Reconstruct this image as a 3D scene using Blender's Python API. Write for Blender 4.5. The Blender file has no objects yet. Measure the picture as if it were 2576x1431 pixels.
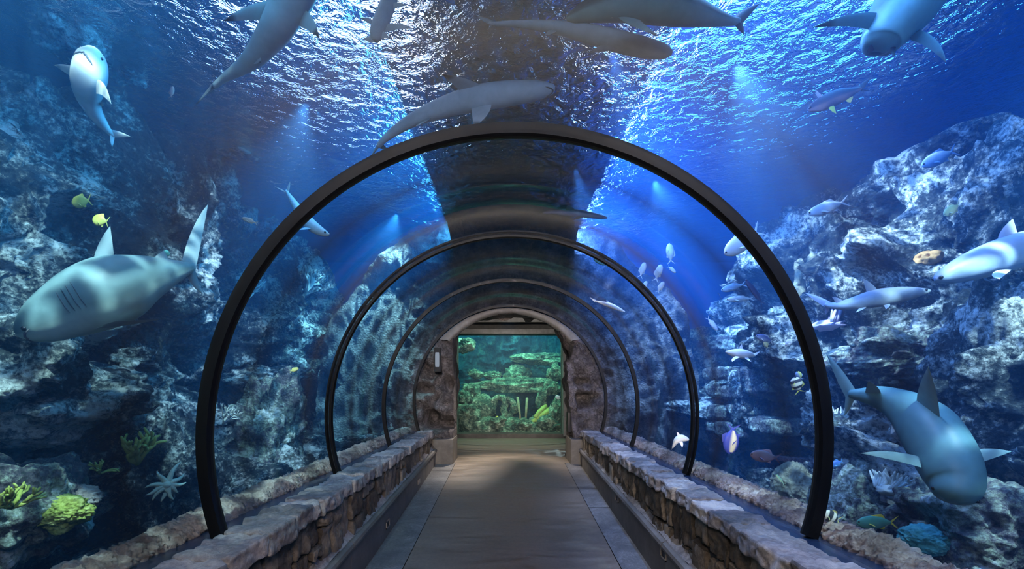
import bpy, math, random
import numpy as np
from mathutils import Vector, Matrix

# ------------------------------------------------------------------ camera, world, exposure
SC = bpy.context.scene
COL = SC.collection
W, H, F = 2576.0, 1431.0, 1200.0
VX, VY = 1278.0, 967.0                      # vanishing point of the tunnel in the photograph
cam = bpy.data.cameras.new('camera')
cam.sensor_width = 36.0
cam.lens = 36.0 * F / W
cam.shift_x = (W / 2 - VX) / W
cam.shift_y = (VY - H / 2) / W
cam.clip_end = 200
co = bpy.data.objects.new('camera', cam)
COL.objects.link(co)
co.location = (0, 0, 0)
co.rotation_euler = (math.pi / 2, 0, 0)
SC.camera = co
world = bpy.data.worlds.new('world')
SC.world = world
world.use_nodes = True
world.node_tree.nodes['Background'].inputs[0].default_value = (0.02, 0.05, 0.12, 1)
world.node_tree.nodes['Background'].inputs[1].default_value = 0.0
SC.view_settings.view_transform = 'Standard'
SC.view_settings.look = 'None'
SC.view_settings.exposure = 0.0
SC.view_settings.gamma = 1.0
SC.view_settings.use_curve_mapping = False
cy = SC.cycles
cy.max_bounces = 10
cy.diffuse_bounces = 2
cy.glossy_bounces = 3
cy.transmission_bounces = 4
cy.transparent_max_bounces = 24
cy.volume_bounces = 0
cy.caustics_reflective = False
cy.caustics_refractive = False
cy.sample_clamp_indirect = 3.0
cy.use_denoising = True
cy.volume_max_steps = 64


def area(name, loc, d, sx, sy, col, power, spread=180):
    l = bpy.data.lights.new(name, 'AREA')
    l.shape = 'RECTANGLE'
    l.size, l.size_y = sx, sy
    l.color = col
    l.energy = power
    l.spread = math.radians(spread)
    o = bpy.data.objects.new(name, l)
    COL.objects.link(o)
    o.location = loc
    q = Vector(d).normalized().to_track_quat('-Z', 'Y')
    o.rotation_euler = q.to_euler()
    return o


def spot(name, loc, target, col, power, angle=60, blend=0.4, rad=0.03, gobo=0.0, gscale=9.0):
    """spot lamp; gobo > 0 breaks its beam up the way rippled water does"""
    l = bpy.data.lights.new(name, 'SPOT')
    l.color = col
    l.energy = power
    l.spot_size = math.radians(angle)
    l.spot_blend = blend
    l.shadow_soft_size = rad
    o = bpy.data.objects.new(name, l)
    COL.objects.link(o)
    o.location = loc
    o.rotation_euler = (Vector(target) - Vector(loc)).to_track_quat('-Z', 'Y').to_euler()
    if gobo > 0:
        l.use_nodes = True
        nt = l.node_tree
        em = next(n for n in nt.nodes if n.type == 'EMISSION')
        tc = nt.nodes.new('ShaderNodeTexCoord')
        ns = nt.nodes.new('ShaderNodeTexNoise')
        ns.inputs['Scale'].default_value = gscale * 0.6
        add = nt.nodes.new('ShaderNodeVectorMath')
        add.operation = 'MULTIPLY_ADD'
        add.inputs[1].default_value = (0.12, 0.12, 0.12)
        vo = nt.nodes.new('ShaderNodeTexVoronoi')
        vo.feature = 'DISTANCE_TO_EDGE'
        vo.inputs['Scale'].default_value = gscale
        mr = nt.nodes.new('ShaderNodeMapRange')
        mr.inputs['From Min'].default_value = 0.0
        mr.inputs['From Max'].default_value = 0.22
        mr.inputs['To Min'].default_value = 1.0 + 3.0 * gobo
        mr.inputs['To Max'].default_value = 1.0 - gobo
        mr.interpolation_type = 'SMOOTHERSTEP'
        nt.links.new(tc.outputs['Normal'], ns.inputs['Vector'])
        nt.links.new(ns.outputs['Color'], add.inputs[0])
        nt.links.new(tc.outputs['Normal'], add.inputs[2])
        nt.links.new(add.outputs[0], vo.inputs['Vector'])
        nt.links.new(vo.outputs['Distance'], mr.inputs['Value'])
        nt.links.new(mr.outputs[0], em.inputs['Strength'])
    return o


SURF = 3.2           # water surface above the eye
CX, CZ, R = 0.04, -0.34, 1.9    # tunnel axis and radius
# added long lights under the surface, turned outward to fill the reef banks
area('bank_fill', (1.35, 6.3, 2.85), (0.97, 0.0, -0.24), 9.6, 0.55, (0.16, 0.37, 1.0), 1150)
area('bank_fill', (-1.1, 6.3, 2.85), (-0.97, 0.0, -0.24), 9.6, 0.55, (0.07, 0.45, 0.85), 520)
# added fill lights in the water, unseen behind the camera, shining forward
area('tank_fill', (-4.4, -2.5, 1.2), (-0.02, 1, 0.0), 2.5, 2.0, (0.2, 0.75, 0.8), 48)
area('tank_fill', (4.4, -2.5, 1.4), (-0.02, 1, 0.05), 2.5, 2.0, (0.12, 0.42, 1.0), 120)
area('tank_fill', (0.0, -2.6, 2.3), (0, 1, 0.12), 3.0, 0.8, (0.66, 0.74, 1.0), 140)
# focused lamps hung at the surface
for k, (x, y, tx, ty, tz, c, p, an) in enumerate([
        (-1.6, 1.5, -4.4, 4.4, -1.6, (0.75, 0.98, 0.9), 1000, 70),
        (-2.2, 5.2, -4.2, 6.6, -1.0, (0.75, 0.92, 1.0), 600, 75),
        (-2.0, 8.6, -3.6, 10.2, 0.0, (0.45, 0.9, 0.95), 900, 80),
        (-1.2, 0.8, -4.6, 3.4, 1.8, (0.8, 0.85, 1.0), 110, 50),
        (3.3, 1.2, 4.3, 3.8, -1.8, (0.75, 0.95, 1.0), 1150, 75),
        (2.2, 4.6, 4.4, 6.0, 0.6, (0.75, 0.88, 1.0), 1500, 80),
        (2.2, 7.2, 4.2, 8.8, 0.2, (0.45, 0.65, 1.0), 1400, 80),
        (2.0, 10.0, 3.4, 11.4, -0.5, (0.45, 0.75, 1.0), 1700, 85),
        (1.2, 1.4, 4.6, 5.0, 1.6, (0.8, 0.9, 1.0), 260, 50)]):
    spot('surface_spot', (x, y, SURF - 0.12), (tx, ty, tz), c, p, an, 1.0, gobo=0.85, gscale=11)
# added spots over the tunnel brighten the right-hand parapet
for y, p in ((2.4, 600), (4.4, 800), (6.8, 800)):
    spot('parapet_fill_spot', (0.95, y, SURF - 0.1), (2.05, y + .1, -0.9), (0.6, 0.68, 1.0), p, 42, 0.8)
# corridor: added fill lights behind the camera, then the far room's downlights
area('corridor_fill', (0.0, -0.5, 1.25), (0, 0.85, -0.6), 1.4, 0.4, (1.0, 0.76, 0.56), 46, 105)
area('corridor_fill', (0.1, -1.3, 1.0), (0.0, 10.5, -1.1), 2.0, 0.8, (1.0, 0.88, 0.8), 48, 34)  # unseen, added to light up the rock portal
spot('hall_downlight', (-0.15, 10.9, 1.9), (-0.05, 9.3, -1.6), (1.0, 0.9, 0.8), 1300, 56, 0.9, 0.08)
spot('hall_downlight', (0.0, 12.2, 2.0), (0.0, 12.4, -1.6), (1.0, 0.88, 0.76), 260, 70, 0.9, 0.1)
area('hall_fill', (0.0, 11.0, 2.05), (0, 0.9, -0.3), 3.0, 0.2, (1.0, 0.93, 0.85), 40)  # added to brighten the pillars of the far window
# far tank
area('far_tank_lamp', (0.0, 15.2, 2.6), (0.0, 0.25, -1.0), 4.5, 1.2, (0.45, 1.0, 0.80), 260)
area('far_tank_lamp', (0.0, 14.4, 1.9), (0.0, 1.0, -0.5), 3.5, 0.3, (0.3, 0.95, 0.75), 30)


# ------------------------------------------------------------------ noise
_rs = np.random.RandomState(7)
_perm = _rs.permutation(256)
_val = _rs.rand(256) * 2 - 1


def vn(P):
    i = np.floor(P).astype(np.int64)
    f = P - i
    f = f * f * f * (f * (f * 6 - 15) + 10)
    x0, y0, z0 = i[:, 0] & 255, i[:, 1] & 255, i[:, 2] & 255
    x1, y1, z1 = (x0 + 1) & 255, (y0 + 1) & 255, (z0 + 1) & 255

    def h(x, y, z):
        return _val[_perm[(_perm[(_perm[x] + y) & 255] + z) & 255]]
    fx, fy, fz = f[:, 0], f[:, 1], f[:, 2]
    a = h(x0, y0, z0) * (1 - fx) + h(x1, y0, z0) * fx
    b = h(x0, y1, z0) * (1 - fx) + h(x1, y1, z0) * fx
    c = h(x0, y0, z1) * (1 - fx) + h(x1, y0, z1) * fx
    d = h(x0, y1, z1) * (1 - fx) + h(x1, y1, z1) * fx
    return (a * (1 - fy) + b * fy) * (1 - fz) + (c * (1 - fy) + d * fy) * fz


def fbm(P, octv=4, lac=2.07, gain=0.5, ridge=False):
    s = np.zeros(len(P))
    a = 1.0
    Q = P.copy()
    for _ in range(octv):
        n = vn(Q)
        s += a * ((0.5 - np.abs(n)) if ridge else n)
        a *= gain
        Q = Q * lac + 17.3
    return s


# ------------------------------------------------------------------ mesh helpers
def K(px, py, Y):
    return Vector(((px - VX) * Y / F, Y, (VY - py) * Y / F))


def mk(name, V, Fc, mat=None, parent=None, smooth=True, origin=None, cols=None):
    V = np.asarray(V, dtype=np.float64).reshape(-1, 3)
    if origin is None:
        if parent is not None:
            origin = PORG.get(parent.name, (0, 0, 0))
        else:
            lo, hi = V.min(0), V.max(0)
            origin = ((lo[0] + hi[0]) / 2, (lo[1] + hi[1]) / 2, lo[2])
    V = V - np.array(origin)
    me = bpy.data.meshes.new(name)
    me.from_pydata([], [], [])
    if isinstance(Fc, np.ndarray):
        k = Fc.shape[1]
        me.vertices.add(len(V))
        me.vertices.foreach_set('co', V.ravel())
        me.loops.add(Fc.size)
        me.loops.foreach_set('vertex_index', Fc.ravel().astype(np.int32))
        me.polygons.add(len(Fc))
        me.polygons.foreach_set('loop_start', np.arange(0, Fc.size, k, dtype=np.int32))
        me.update(calc_edges=True)
    else:
        me.from_pydata(V.tolist(), [], Fc)
        me.update()
    me.validate()
    if smooth:
        me.polygons.foreach_set('use_smooth', np.ones(len(me.polygons), dtype=bool))
    if cols is not None:
        at = me.color_attributes.new('tint', 'FLOAT_COLOR', 'POINT')
        c = np.ones((len(V), 4))
        c[:, :3] = cols
        at.data.foreach_set('color', c.ravel())
    if mat is not None:
        me.materials.append(mat)
    o = bpy.data.objects.new(name, me)
    COL.objects.link(o)
    if parent is not None:
        o.parent = parent
    else:
        o.location = origin
    PORG[o.name] = tuple(origin)
    return o


PORG = {}


def empty(name, loc):
    o = bpy.data.objects.new(name, None)
    COL.objects.link(o)
    o.location = loc
    PORG[o.name] = tuple(loc)
    return o


def tag(o, label, cat, group=None, kind=None):
    o['label'] = label
    o['category'] = cat
    if group:
        o['group'] = group
    if kind:
        o['kind'] = kind
    return o


def struct(o, label=None, cat=None):
    o['kind'] = 'structure'
    if label:
        o['label'] = label
    if cat:
        o['category'] = cat
    return o


def gridf(nu, nv, closeu=False, closev=False, base=0, flip=False):
    iu = np.arange(nu if closeu else nu - 1)
    iv = np.arange(nv if closev else nv - 1)
    A, B = np.meshgrid(iu, iv, indexing='ij')
    A, B = A.ravel(), B.ravel()
    A1, B1 = (A + 1) % nu, (B + 1) % nv
    q = np.stack([A * nv + B, A1 * nv + B, A1 * nv + B1, A * nv + B1], 1) + base
    return q[:, ::-1] if flip else q


class MB:
    def __init__(s):
        s.v = []
        s.f = []
        s.n = 0

    def add(s, V, Q):
        V = np.asarray(V, dtype=float)
        s.v.append(V)
        s.f += [tuple(int(i) + s.n for i in q) for q in Q]
        s.n += len(V)

    def box(s, x0, x1, y0, y1, z0, z1):
        V = [(x, y, z) for z in (z0, z1) for y in (y0, y1) for x in (x0, x1)]
        s.add(V, [(0, 2, 3, 1), (4, 5, 7, 6), (0, 1, 5, 4), (2, 6, 7, 3), (0, 4, 6, 2), (1, 3, 7, 5)])

    def build(s, name, mat, parent=None, smooth=False, **k):
        return mk(name, np.concatenate(s.v), s.f, mat, parent, smooth, **k)


def rbox(x0, x1, y0, y1, z0, z1, n=8, rough=0.01, bev=0.02, seed=0, fr=9.0):
    """rounded, rough faced stone block"""
    t = np.linspace(-1, 1, n)
    V, Q, b = [], [], 0
    hs = np.array([(x1 - x0) / 2, (y1 - y0) / 2, (z1 - z0) / 2])
    c = np.array([(x1 + x0) / 2, (y1 + y0) / 2, (z1 + z0) / 2])
    A, B = np.meshgrid(t, t, indexing='ij')
    A, B = A.ravel(), B.ravel()
    for ax in range(3):
        for sg in (-1, 1):
            P = np.zeros((len(A), 3))
            P[:, ax] = sg
            P[:, (ax + 1) % 3] = A
            P[:, (ax + 2) % 3] = B
            V.append(P)
            Q.append(gridf(n, n, base=b, flip=(sg < 0)))
            b += n * n
    P = np.concatenate(V)
    core = hs - np.minimum(bev, hs * 0.9)
    X = P * hs
    Cc = np.clip(X, -core, core)
    D = X - Cc
    L = np.linalg.norm(D, axis=1, keepdims=True)
    X = Cc + D / np.maximum(L, 1e-9) * np.minimum(L, np.minimum(bev, hs.min() * 0.9))
    Wd = X + c
    d = fbm(Wd * fr + seed, 3) * rough
    X = X + P / np.linalg.norm(P, axis=1, keepdims=True) * d[:, None]
    return X + c, np.concatenate(Q)


def tube(pts, rad, n=8, cap=True):
    pts = [Vector(p) for p in pts]
    rad = rad if isinstance(rad, (list, tuple, np.ndarray)) else [rad] * len(pts)
    V = []
    up = Vector((0.13, 0.21, 0.97))
    for i, p in enumerate(pts):
        t = (pts[min(i + 1, len(pts) - 1)] - pts[max(i - 1, 0)]).normalized()
        s = t.cross(up)
        if s.length < 0.05:
            s = t.cross(Vector((1, 0, 0)))
        s.normalize()
        u = s.cross(t)
        for k in range(n):
            a = 2 * math.pi * k / n
            V.append(p + (s * math.cos(a) + u * math.sin(a)) * rad[i])
    Q = [tuple(q) for q in gridf(len(pts), n, closev=True)]
    if cap:
        Q.append(tuple(range(n)))
        Q.append(tuple(range((len(pts) - 1) * n, len(pts) * n))[::-1])
    return [tuple(v) for v in V], Q


# ------------------------------------------------------------------ materials
def newmat(name):
    m = bpy.data.materials.new(name)
    m.use_nodes = True
    nt = m.node_tree
    return m, nt, nt.nodes['Principled BSDF'], nt.nodes['Material Output']


def ramp(nt, src, stops):
    r = nt.nodes.new('ShaderNodeValToRGB')
    e = r.color_ramp.elements
    while len(e) < len(stops):
        e.new(0.5)
    for k, (p, c) in enumerate(stops):
        e[k].position = p
        e[k].color = (*c, 1)
    nt.links.new(src, r.inputs[0])
    return r.outputs[0]


def noise(nt, vec, scale, detail=6, rough=0.6, dist=0.0):
    n = nt.nodes.new('ShaderNodeTexNoise')
    n.inputs['Scale'].default_value = scale
    n.inputs['Detail'].default_value = detail
    n.inputs['Roughness'].default_value = rough
    n.inputs['Distortion'].default_value = dist
    if vec is not None:
        nt.links.new(vec, n.inputs['Vector'])
    return n.outputs[0]


def mathn(nt, op, a, b):
    n = nt.nodes.new('ShaderNodeMath')
    n.operation = op
    for i, v in enumerate((a, b)):
        if isinstance(v, (int, float)):
            n.inputs[i].default_value = v
        else:
            nt.links.new(v, n.inputs[i])
    return n.outputs[0]


def rockmat(name, stops, cscale=2.2, bscale=14.0, bump=1.0, dist=0.05, rough=0.85, hole=True, spec=0.25, island=0.0):
    m, nt, p, out = newmat(name)
    tc = nt.nodes.new('ShaderNodeTexCoord').outputs['Object']
    n1 = noise(nt, tc, cscale, 8, 0.65)
    n2 = noise(nt, tc, bscale, 8, 0.7)
    mixed = mathn(nt, 'ADD', mathn(nt, 'MULTIPLY', n1, 0.6), mathn(nt, 'MULTIPLY', n2, 0.4))
    if island:      # each stone has its own shade
        ge = nt.nodes.new('ShaderNodeNewGeometry')
        mixed = mathn(nt, 'ADD', mixed, mathn(nt, 'MULTIPLY', mathn(nt, 'SUBTRACT', ge.outputs['Random Per Island'], 0.5), island))
    nt.links.new(ramp(nt, mixed, stops), p.inputs['Base Color'])
    v = nt.nodes.new('ShaderNodeTexVoronoi')
    v.inputs['Scale'].default_value = bscale * 1.3
    nt.links.new(tc, v.inputs['Vector'])
    h = mathn(nt, 'ADD', n2, mathn(nt, 'MULTIPLY', v.outputs['Distance'], 0.5 if hole else 0.12))
    b = nt.nodes.new('ShaderNodeBump')
    b.inputs['Strength'].default_value = bump
    b.inputs['Distance'].default_value = dist
    nt.links.new(h, b.inputs['Height'])
    nt.links.new(b.outputs[0], p.inputs['Normal'])
    p.inputs['Roughness'].default_value = rough
    p.inputs['Specular IOR Level'].default_value = spec
    return m


def plain(name, col, rough=0.5, spec=0.5, metal=0.0, var=0.25, vscale=6, bump=0.0, bscale=30):
    m, nt, p, out = newmat(name)
    tc = nt.nodes.new('ShaderNodeTexCoord').outputs['Object']
    n1 = noise(nt, tc, vscale, 6, 0.6)
    a = tuple(c * (1 - var) for c in col)
    b_ = tuple(min(1, c * (1 + var)) for c in col)
    nt.links.new(ramp(nt, n1, [(0.3, a), (0.7, b_)]), p.inputs['Base Color'])
    p.inputs['Roughness'].default_value = rough
    p.inputs['Specular IOR Level'].default_value = spec
    p.inputs['Metallic'].default_value = metal
    if bump:
        b = nt.nodes.new('ShaderNodeBump')
        b.inputs['Strength'].default_value = bump
        b.inputs['Distance'].default_value = 0.01
        nt.links.new(noise(nt, tc, bscale, 6, 0.65), b.inputs['Height'])
        nt.links.new(b.outputs[0], p.inputs['Normal'])
    return m


def skinmat(name, rough=0.45):
    m, nt, p, out = newmat(name)
    at = nt.nodes.new('ShaderNodeAttribute')
    at.attribute_name = 'tint'
    tc = nt.nodes.new('ShaderNodeTexCoord').outputs['Object']
    n1 = noise(nt, tc, 14, 5, 0.6)
    mx = nt.nodes.new('ShaderNodeMix')
    mx.data_type = 'RGBA'
    mx.blend_type = 'MULTIPLY'
    mx.inputs[0].default_value = 1.0
    nt.links.new(at.outputs['Color'], mx.inputs[6])
    nt.links.new(ramp(nt, n1, [(0.3, (0.8, 0.8, 0.8)), (0.7, (1, 1, 1))]), mx.inputs[7])
    nt.links.new(mx.outputs[2], p.inputs['Base Color'])
    b = nt.nodes.new('ShaderNodeBump')
    b.inputs['Strength'].default_value = 0.15
    b.inputs['Distance'].default_value = 0.004
    nt.links.new(noise(nt, tc, 60, 3, 0.6), b.inputs['Height'])
    nt.links.new(b.outputs[0], p.inputs['Normal'])
    p.inputs['Roughness'].default_value = rough
    p.inputs['Specular IOR Level'].default_value = 0.3
    return m


def emis(name, col, st):
    m, nt, p, out = newmat(name)
    e = nt.nodes.new('ShaderNodeEmission')
    e.inputs[0].default_value = (*col, 1)
    e.inputs[1].default_value = st
    nt.links.new(e.outputs[0], out.inputs[0])
    return m


M = {}
M['reef'] = rockmat('reef_rock', [(0.42, (0.015, 0.02, 0.025)), (0.49, (0.07, 0.08, 0.08)), (0.525, (0.36, 0.36, 0.33)), (0.57, (0.95, 0.92, 0.85))], 1.6, 21.0, 1.0, 0.09)
M['reef2'] = rockmat('reef_rock_encrusted', [(0.38, (0.03, 0.04, 0.035)), (0.47, (0.16, 0.13, 0.14)), (0.53, (0.42, 0.45, 0.33)), (0.6, (0.95, 0.95, 0.9))], 2.3, 24.0, 1.0, 0.07)
M['farreef'] = rockmat('far_reef_rock', [(0.36, (0.015, 0.04, 0.04)), (0.47, (0.08, 0.14, 0.11)), (0.55, (0.32, 0.42, 0.3)), (0.64, (0.9, 0.95, 0.75))], 3.2, 16.0, 1.0, 0.08)
M['portal'] = rockmat('portal_rock', [(0.30, (0.03, 0.026, 0.025)), (0.46, (0.13, 0.11, 0.105)), (0.6, (0.32, 0.28, 0.27)), (0.75, (0.6, 0.56, 0.54))], 4.0, 20.0, 1.0, 0.10)
M['stone'] = rockmat('parapet_stone', [(0.3, (0.05, 0.042, 0.034)), (0.5, (0.14, 0.115, 0.09)), (0.7, (0.30, 0.26, 0.21))], 3.5, 26.0, 1.0, 0.03, 0.7, hole=False, island=0.3)
M['cap'] = rockmat('coping_stone', [(0.3, (0.07, 0.065, 0.065)), (0.5, (0.24, 0.22, 0.22)), (0.7, (0.55, 0.52, 0.5))], 3.0, 24.0, 1.0, 0.035, 0.45, hole=False, spec=0.6, island=0.25)
M['mortar'] = plain('dark_mortar', (0.02, 0.018, 0.016), 0.9)
M['kerb'] = rockmat('kerb_concrete', [(0.3, (0.06, 0.052, 0.043)), (0.5, (0.115, 0.1, 0.083)), (0.72, (0.2, 0.175, 0.15))], 2.0, 9.0, 0.25, 0.01, 0.6, hole=False, spec=0.4)
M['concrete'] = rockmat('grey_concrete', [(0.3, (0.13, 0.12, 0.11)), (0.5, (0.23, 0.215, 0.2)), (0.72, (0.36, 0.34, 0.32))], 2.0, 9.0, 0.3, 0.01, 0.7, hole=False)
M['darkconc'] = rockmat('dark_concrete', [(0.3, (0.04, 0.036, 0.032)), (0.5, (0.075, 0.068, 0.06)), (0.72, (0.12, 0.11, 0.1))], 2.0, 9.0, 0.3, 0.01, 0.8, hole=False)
M['crust'] = rockmat('coral_crust', [(0.3, (0.14, 0.1, 0.09)), (0.48, (0.4, 0.31, 0.27)), (0.65, (0.7, 0.6, 0.52))], 6.0, 40.0, 1.0, 0.02, 0.9)
M['black'] = plain('black_seal', (0.002, 0.002, 0.0025), 0.4, 0.2)
M['channel'] = plain('glazing_channel', (0.01, 0.02, 0.045), 0.25, 0.6)
M['skin'] = skinmat('fish_skin')
M['eye'] = plain('fish_eye', (0.01, 0.01, 0.01), 0.2, 0.6, var=0.0)
M['blue_wall'] = plain('painted_tank_wall', (0.02, 0.12, 0.42), 0.9, 0.1, var=0.3, vscale=0.5)
M['coralY'] = rockmat('yellow_coral', [(0.3, (0.12, 0.14, 0.03)), (0.5, (0.4, 0.42, 0.08)), (0.62, (0.8, 0.8, 0.3))], 4, 30, 0.6, 0.02, 0.8)
M['coralG'] = plain('green_branch_coral', (0.42, 0.5, 0.14), 0.8, 0.2, bump=0.5)
M['coralP'] = plain('mauve_finger_coral', (0.55, 0.42, 0.55), 0.8, 0.2, bump=0.5)
M['coralW'] = plain('pale_finger_coral', (0.75, 0.7, 0.6), 0.8, 0.2, bump=0.5)
M['sponge'] = rockmat('brown_sponge', [(0.3, (0.2, 0.09, 0.03)), (0.5, (0.5, 0.26, 0.1)), (0.7, (0.75, 0.45, 0.22))], 5, 30, 0.5, 0.02, 0.9)
M['teal'] = rockmat('teal_coral', [(0.3, (0.05, 0.25, 0.28)), (0.5, (0.15, 0.6, 0.6)), (0.7, (0.45, 0.95, 0.9))], 5, 26, 0.9, 0.03, 0.8)
M['brain'] = rockmat('olive_brain_coral', [(0.3, (0.12, 0.1, 0.06)), (0.5, (0.32, 0.28, 0.18)), (0.7, (0.5, 0.46, 0.3))], 5, 34, 0.8, 0.02, 0.9)


def floormat():
    m, nt, p, out = newmat('polished_floor')
    tcn = nt.nodes.new('ShaderNodeTexCoord')
    mp = nt.nodes.new('ShaderNodeMapping')
    mp.inputs['Scale'].default_value = (1.0, 4.5, 1.0)
    nt.links.new(tcn.outputs['Object'], mp.inputs[0])
    n1 = noise(nt, mp.outputs[0], 2.2, 8, 0.65)
    n2 = noise(nt, tcn.outputs['Object'], 26, 6, 0.7)
    s = mathn(nt, 'ADD', mathn(nt, 'MULTIPLY', n1, 0.65), mathn(nt, 'MULTIPLY', n2, 0.35))
    nt.links.new(ramp(nt, s, [(0.3, (0.085, 0.064, 0.046)), (0.5, (0.155, 0.12, 0.088)), (0.7, (0.225, 0.178, 0.133))]), p.inputs['Base Color'])
    nt.links.new(ramp(nt, n1, [(0.35, (0.34,) * 3), (0.65, (0.55,) * 3)]), p.inputs['Roughness'])
    b = nt.nodes.new('ShaderNodeBump')
    b.inputs['Strength'].default_value = 0.25
    b.inputs['Distance'].default_value = 0.01
    nt.links.new(s, b.inputs['Height'])
    nt.links.new(b.outputs[0], p.inputs['Normal'])
    return m


def bordermat():
    m, nt, p, out = newmat('slate_border')
    tc = nt.nodes.new('ShaderNodeTexCoord').outputs['Object']
    n1 = noise(nt, tc, 3.0, 9, 0.7, 0.6)
    n2 = noise(nt, tc, 40, 4, 0.7)
    s = mathn(nt, 'ADD', mathn(nt, 'MULTIPLY', n1, 0.6), mathn(nt, 'MULTIPLY', n2, 0.4))
    nt.links.new(ramp(nt, s, [(0.32, (0.06, 0.058, 0.056)), (0.5, (0.13, 0.125, 0.12)), (0.68, (0.28, 0.27, 0.26))]), p.inputs['Base Color'])
    p.inputs['Roughness'].default_value = 0.42
    b = nt.nodes.new('ShaderNodeBump')
    b.inputs['Strength'].default_value = 0.6
    b.inputs['Distance'].default_value = 0.02
    nt.links.new(s, b.inputs['Height'])
    nt.links.new(b.outputs[0], p.inputs['Normal'])
    return m


def acrylic(name='clear_acrylic', rough=0.07):
    m, nt, p, out = newmat(name)
    nt.nodes.remove(p)
    tr = nt.nodes.new('ShaderNodeBsdfTransparent')
    gl = nt.nodes.new('ShaderNodeBsdfGlossy')
    gl.inputs['Roughness'].default_value = rough
    lw = nt.nodes.new('ShaderNodeLayerWeight')
    lw.inputs[0].default_value = 0.5
    fr = mathn(nt, 'ADD', mathn(nt, 'MULTIPLY', mathn(nt, 'POWER', lw.outputs['Facing'], 5.0), 0.6), 0.003)
    mx = nt.nodes.new('ShaderNodeMixShader')
    tc = nt.nodes.new('ShaderNodeTexCoord').outputs['Object']
    b = nt.nodes.new('ShaderNodeBump')
    b.inputs['Strength'].default_value = 0.04
    b.inputs['Distance'].default_value = 0.05
    nt.links.new(noise(nt, tc, 3, 2, 0.5), b.inputs['Height'])
    nt.links.new(b.outputs[0], gl.inputs['Normal'])
    nt.links.new(fr, mx.inputs[0])
    nt.links.new(tr.outputs[0], mx.inputs[1])
    nt.links.new(gl.outputs[0], mx.inputs[2])
    nt.links.new(mx.outputs[0], out.inputs[0])
    return m


def watersurf():
    m, nt, p, out = newmat('rippled_water_surface')
    nt.nodes.remove(p)
    g = nt.nodes.new('ShaderNodeBsdfGlass')
    g.inputs['IOR'].default_value = 1.33
    g.inputs['Roughness'].default_value = 0.0
    tc = nt.nodes.new('ShaderNodeTexCoord').outputs['Object']
    n1 = noise(nt, tc, 1.3, 3, 0.5, 0.4)
    n2 = noise(nt, tc, 7.0, 4, 0.6, 0.8)
    n3 = noise(nt, tc, 22.0, 2, 0.6, 0.3)
    s = mathn(nt, 'ADD', mathn(nt, 'ADD', n1, mathn(nt, 'MULTIPLY', n2, 0.5)), mathn(nt, 'MULTIPLY', n3, 0.08))
    b = nt.nodes.new('ShaderNodeBump')
    b.inputs['Strength'].default_value = 1.0
    b.inputs['Distance'].default_value = 0.13
    nt.links.new(s, b.inputs['Height'])
    nt.links.new(b.outputs[0], g.inputs['Normal'])
    nt.links.new(g.outputs[0], out.inputs[0])
    return m


def watervol(name, scol, sden, acol, aden):
    m, nt, p, out = newmat(name)
    nt.nodes.remove(p)
    s = nt.nodes.new('ShaderNodeVolumeScatter')
    s.inputs['Color'].default_value = (*scol, 1)
    s.inputs['Density'].default_value = sden
    s.inputs['Anisotropy'].default_value = 0.45
    a = nt.nodes.new('ShaderNodeVolumeAbsorption')
    a.inputs['Color'].default_value = (*acol, 1)
    a.inputs['Density'].default_value = aden
    ad = nt.nodes.new('ShaderNodeAddShader')
    nt.links.new(s.outputs[0], ad.inputs[0])
    nt.links.new(a.outputs[0], ad.inputs[1])
    nt.links.new(ad.outputs[0], out.inputs['Volume'])
    return m


M['floor'] = floormat()
M['border'] = bordermat()
M['acrylic'] = acrylic()
M['surface'] = watersurf()
M['water'] = watervol('tank_water', (0.10, 0.40, 1.0), 0.065, (0.10, 0.55, 0.92), 0.17)
M['farwater'] = watervol('far_tank_water', (0.08, 0.40, 0.9), 0.07, (0.15, 0.9, 0.85), 0.2)

# ------------------------------------------------------------------ the setting
Y0, YP, YW = -3.0, 9.55, 14.1      # tunnel start, rock portal, far window


def fz(y):
    return -1.57 - 0.0575 * max(0.0, YP - y)


# floor: middle lane and two slate borders
fl = MB()
fl.add([(-1.05, Y0, fz(Y0)), (1.13, Y0, fz(Y0)), (1.13, YP, fz(YP)), (-1.05, YP, fz(YP)),
        (-3.0, YP, fz(YP)), (3.0, YP, fz(YP)), (3.0, YW, fz(YW)), (-3.0, YW, fz(YW))],
       [(0, 1, 2, 3), (4, 3, 2, 5, 6, 7)])
floor = struct(fl.build('floor', M['floor']))
for sx, x0, x1 in ((-1, -1.6, -1.058), (1, 1.138, 1.6)):
    g = MB()
    y = Y0
    rnd = random.Random(3 + sx)
    while y < YP - 0.05:
        y2 = min(YP, y + rnd.uniform(0.85, 1.1))
        dz = rnd.uniform(-0.002, 0.003)
        g.add([(x0, y, fz(y) + dz), (x1, y, fz(y) + dz), (x1, y2 - .008, fz(y2) + dz), (x0, y2 - .008, fz(y2) + dz)], [(0, 1, 2, 3)])
        y = y2
    g.build('slate_border', M['border'], floor, origin=tuple(floor.location))
g = MB()
g.add([(-1.6, Y0, fz(Y0) - .02), (1.6, Y0, fz(Y0) - .02), (1.6, YP, fz(YP) - .02), (-1.6, YP, fz(YP) - .02)], [(0, 1, 2, 3)])
g.build('floor_bed', M['mortar'], floor, origin=tuple(floor.location))
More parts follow.
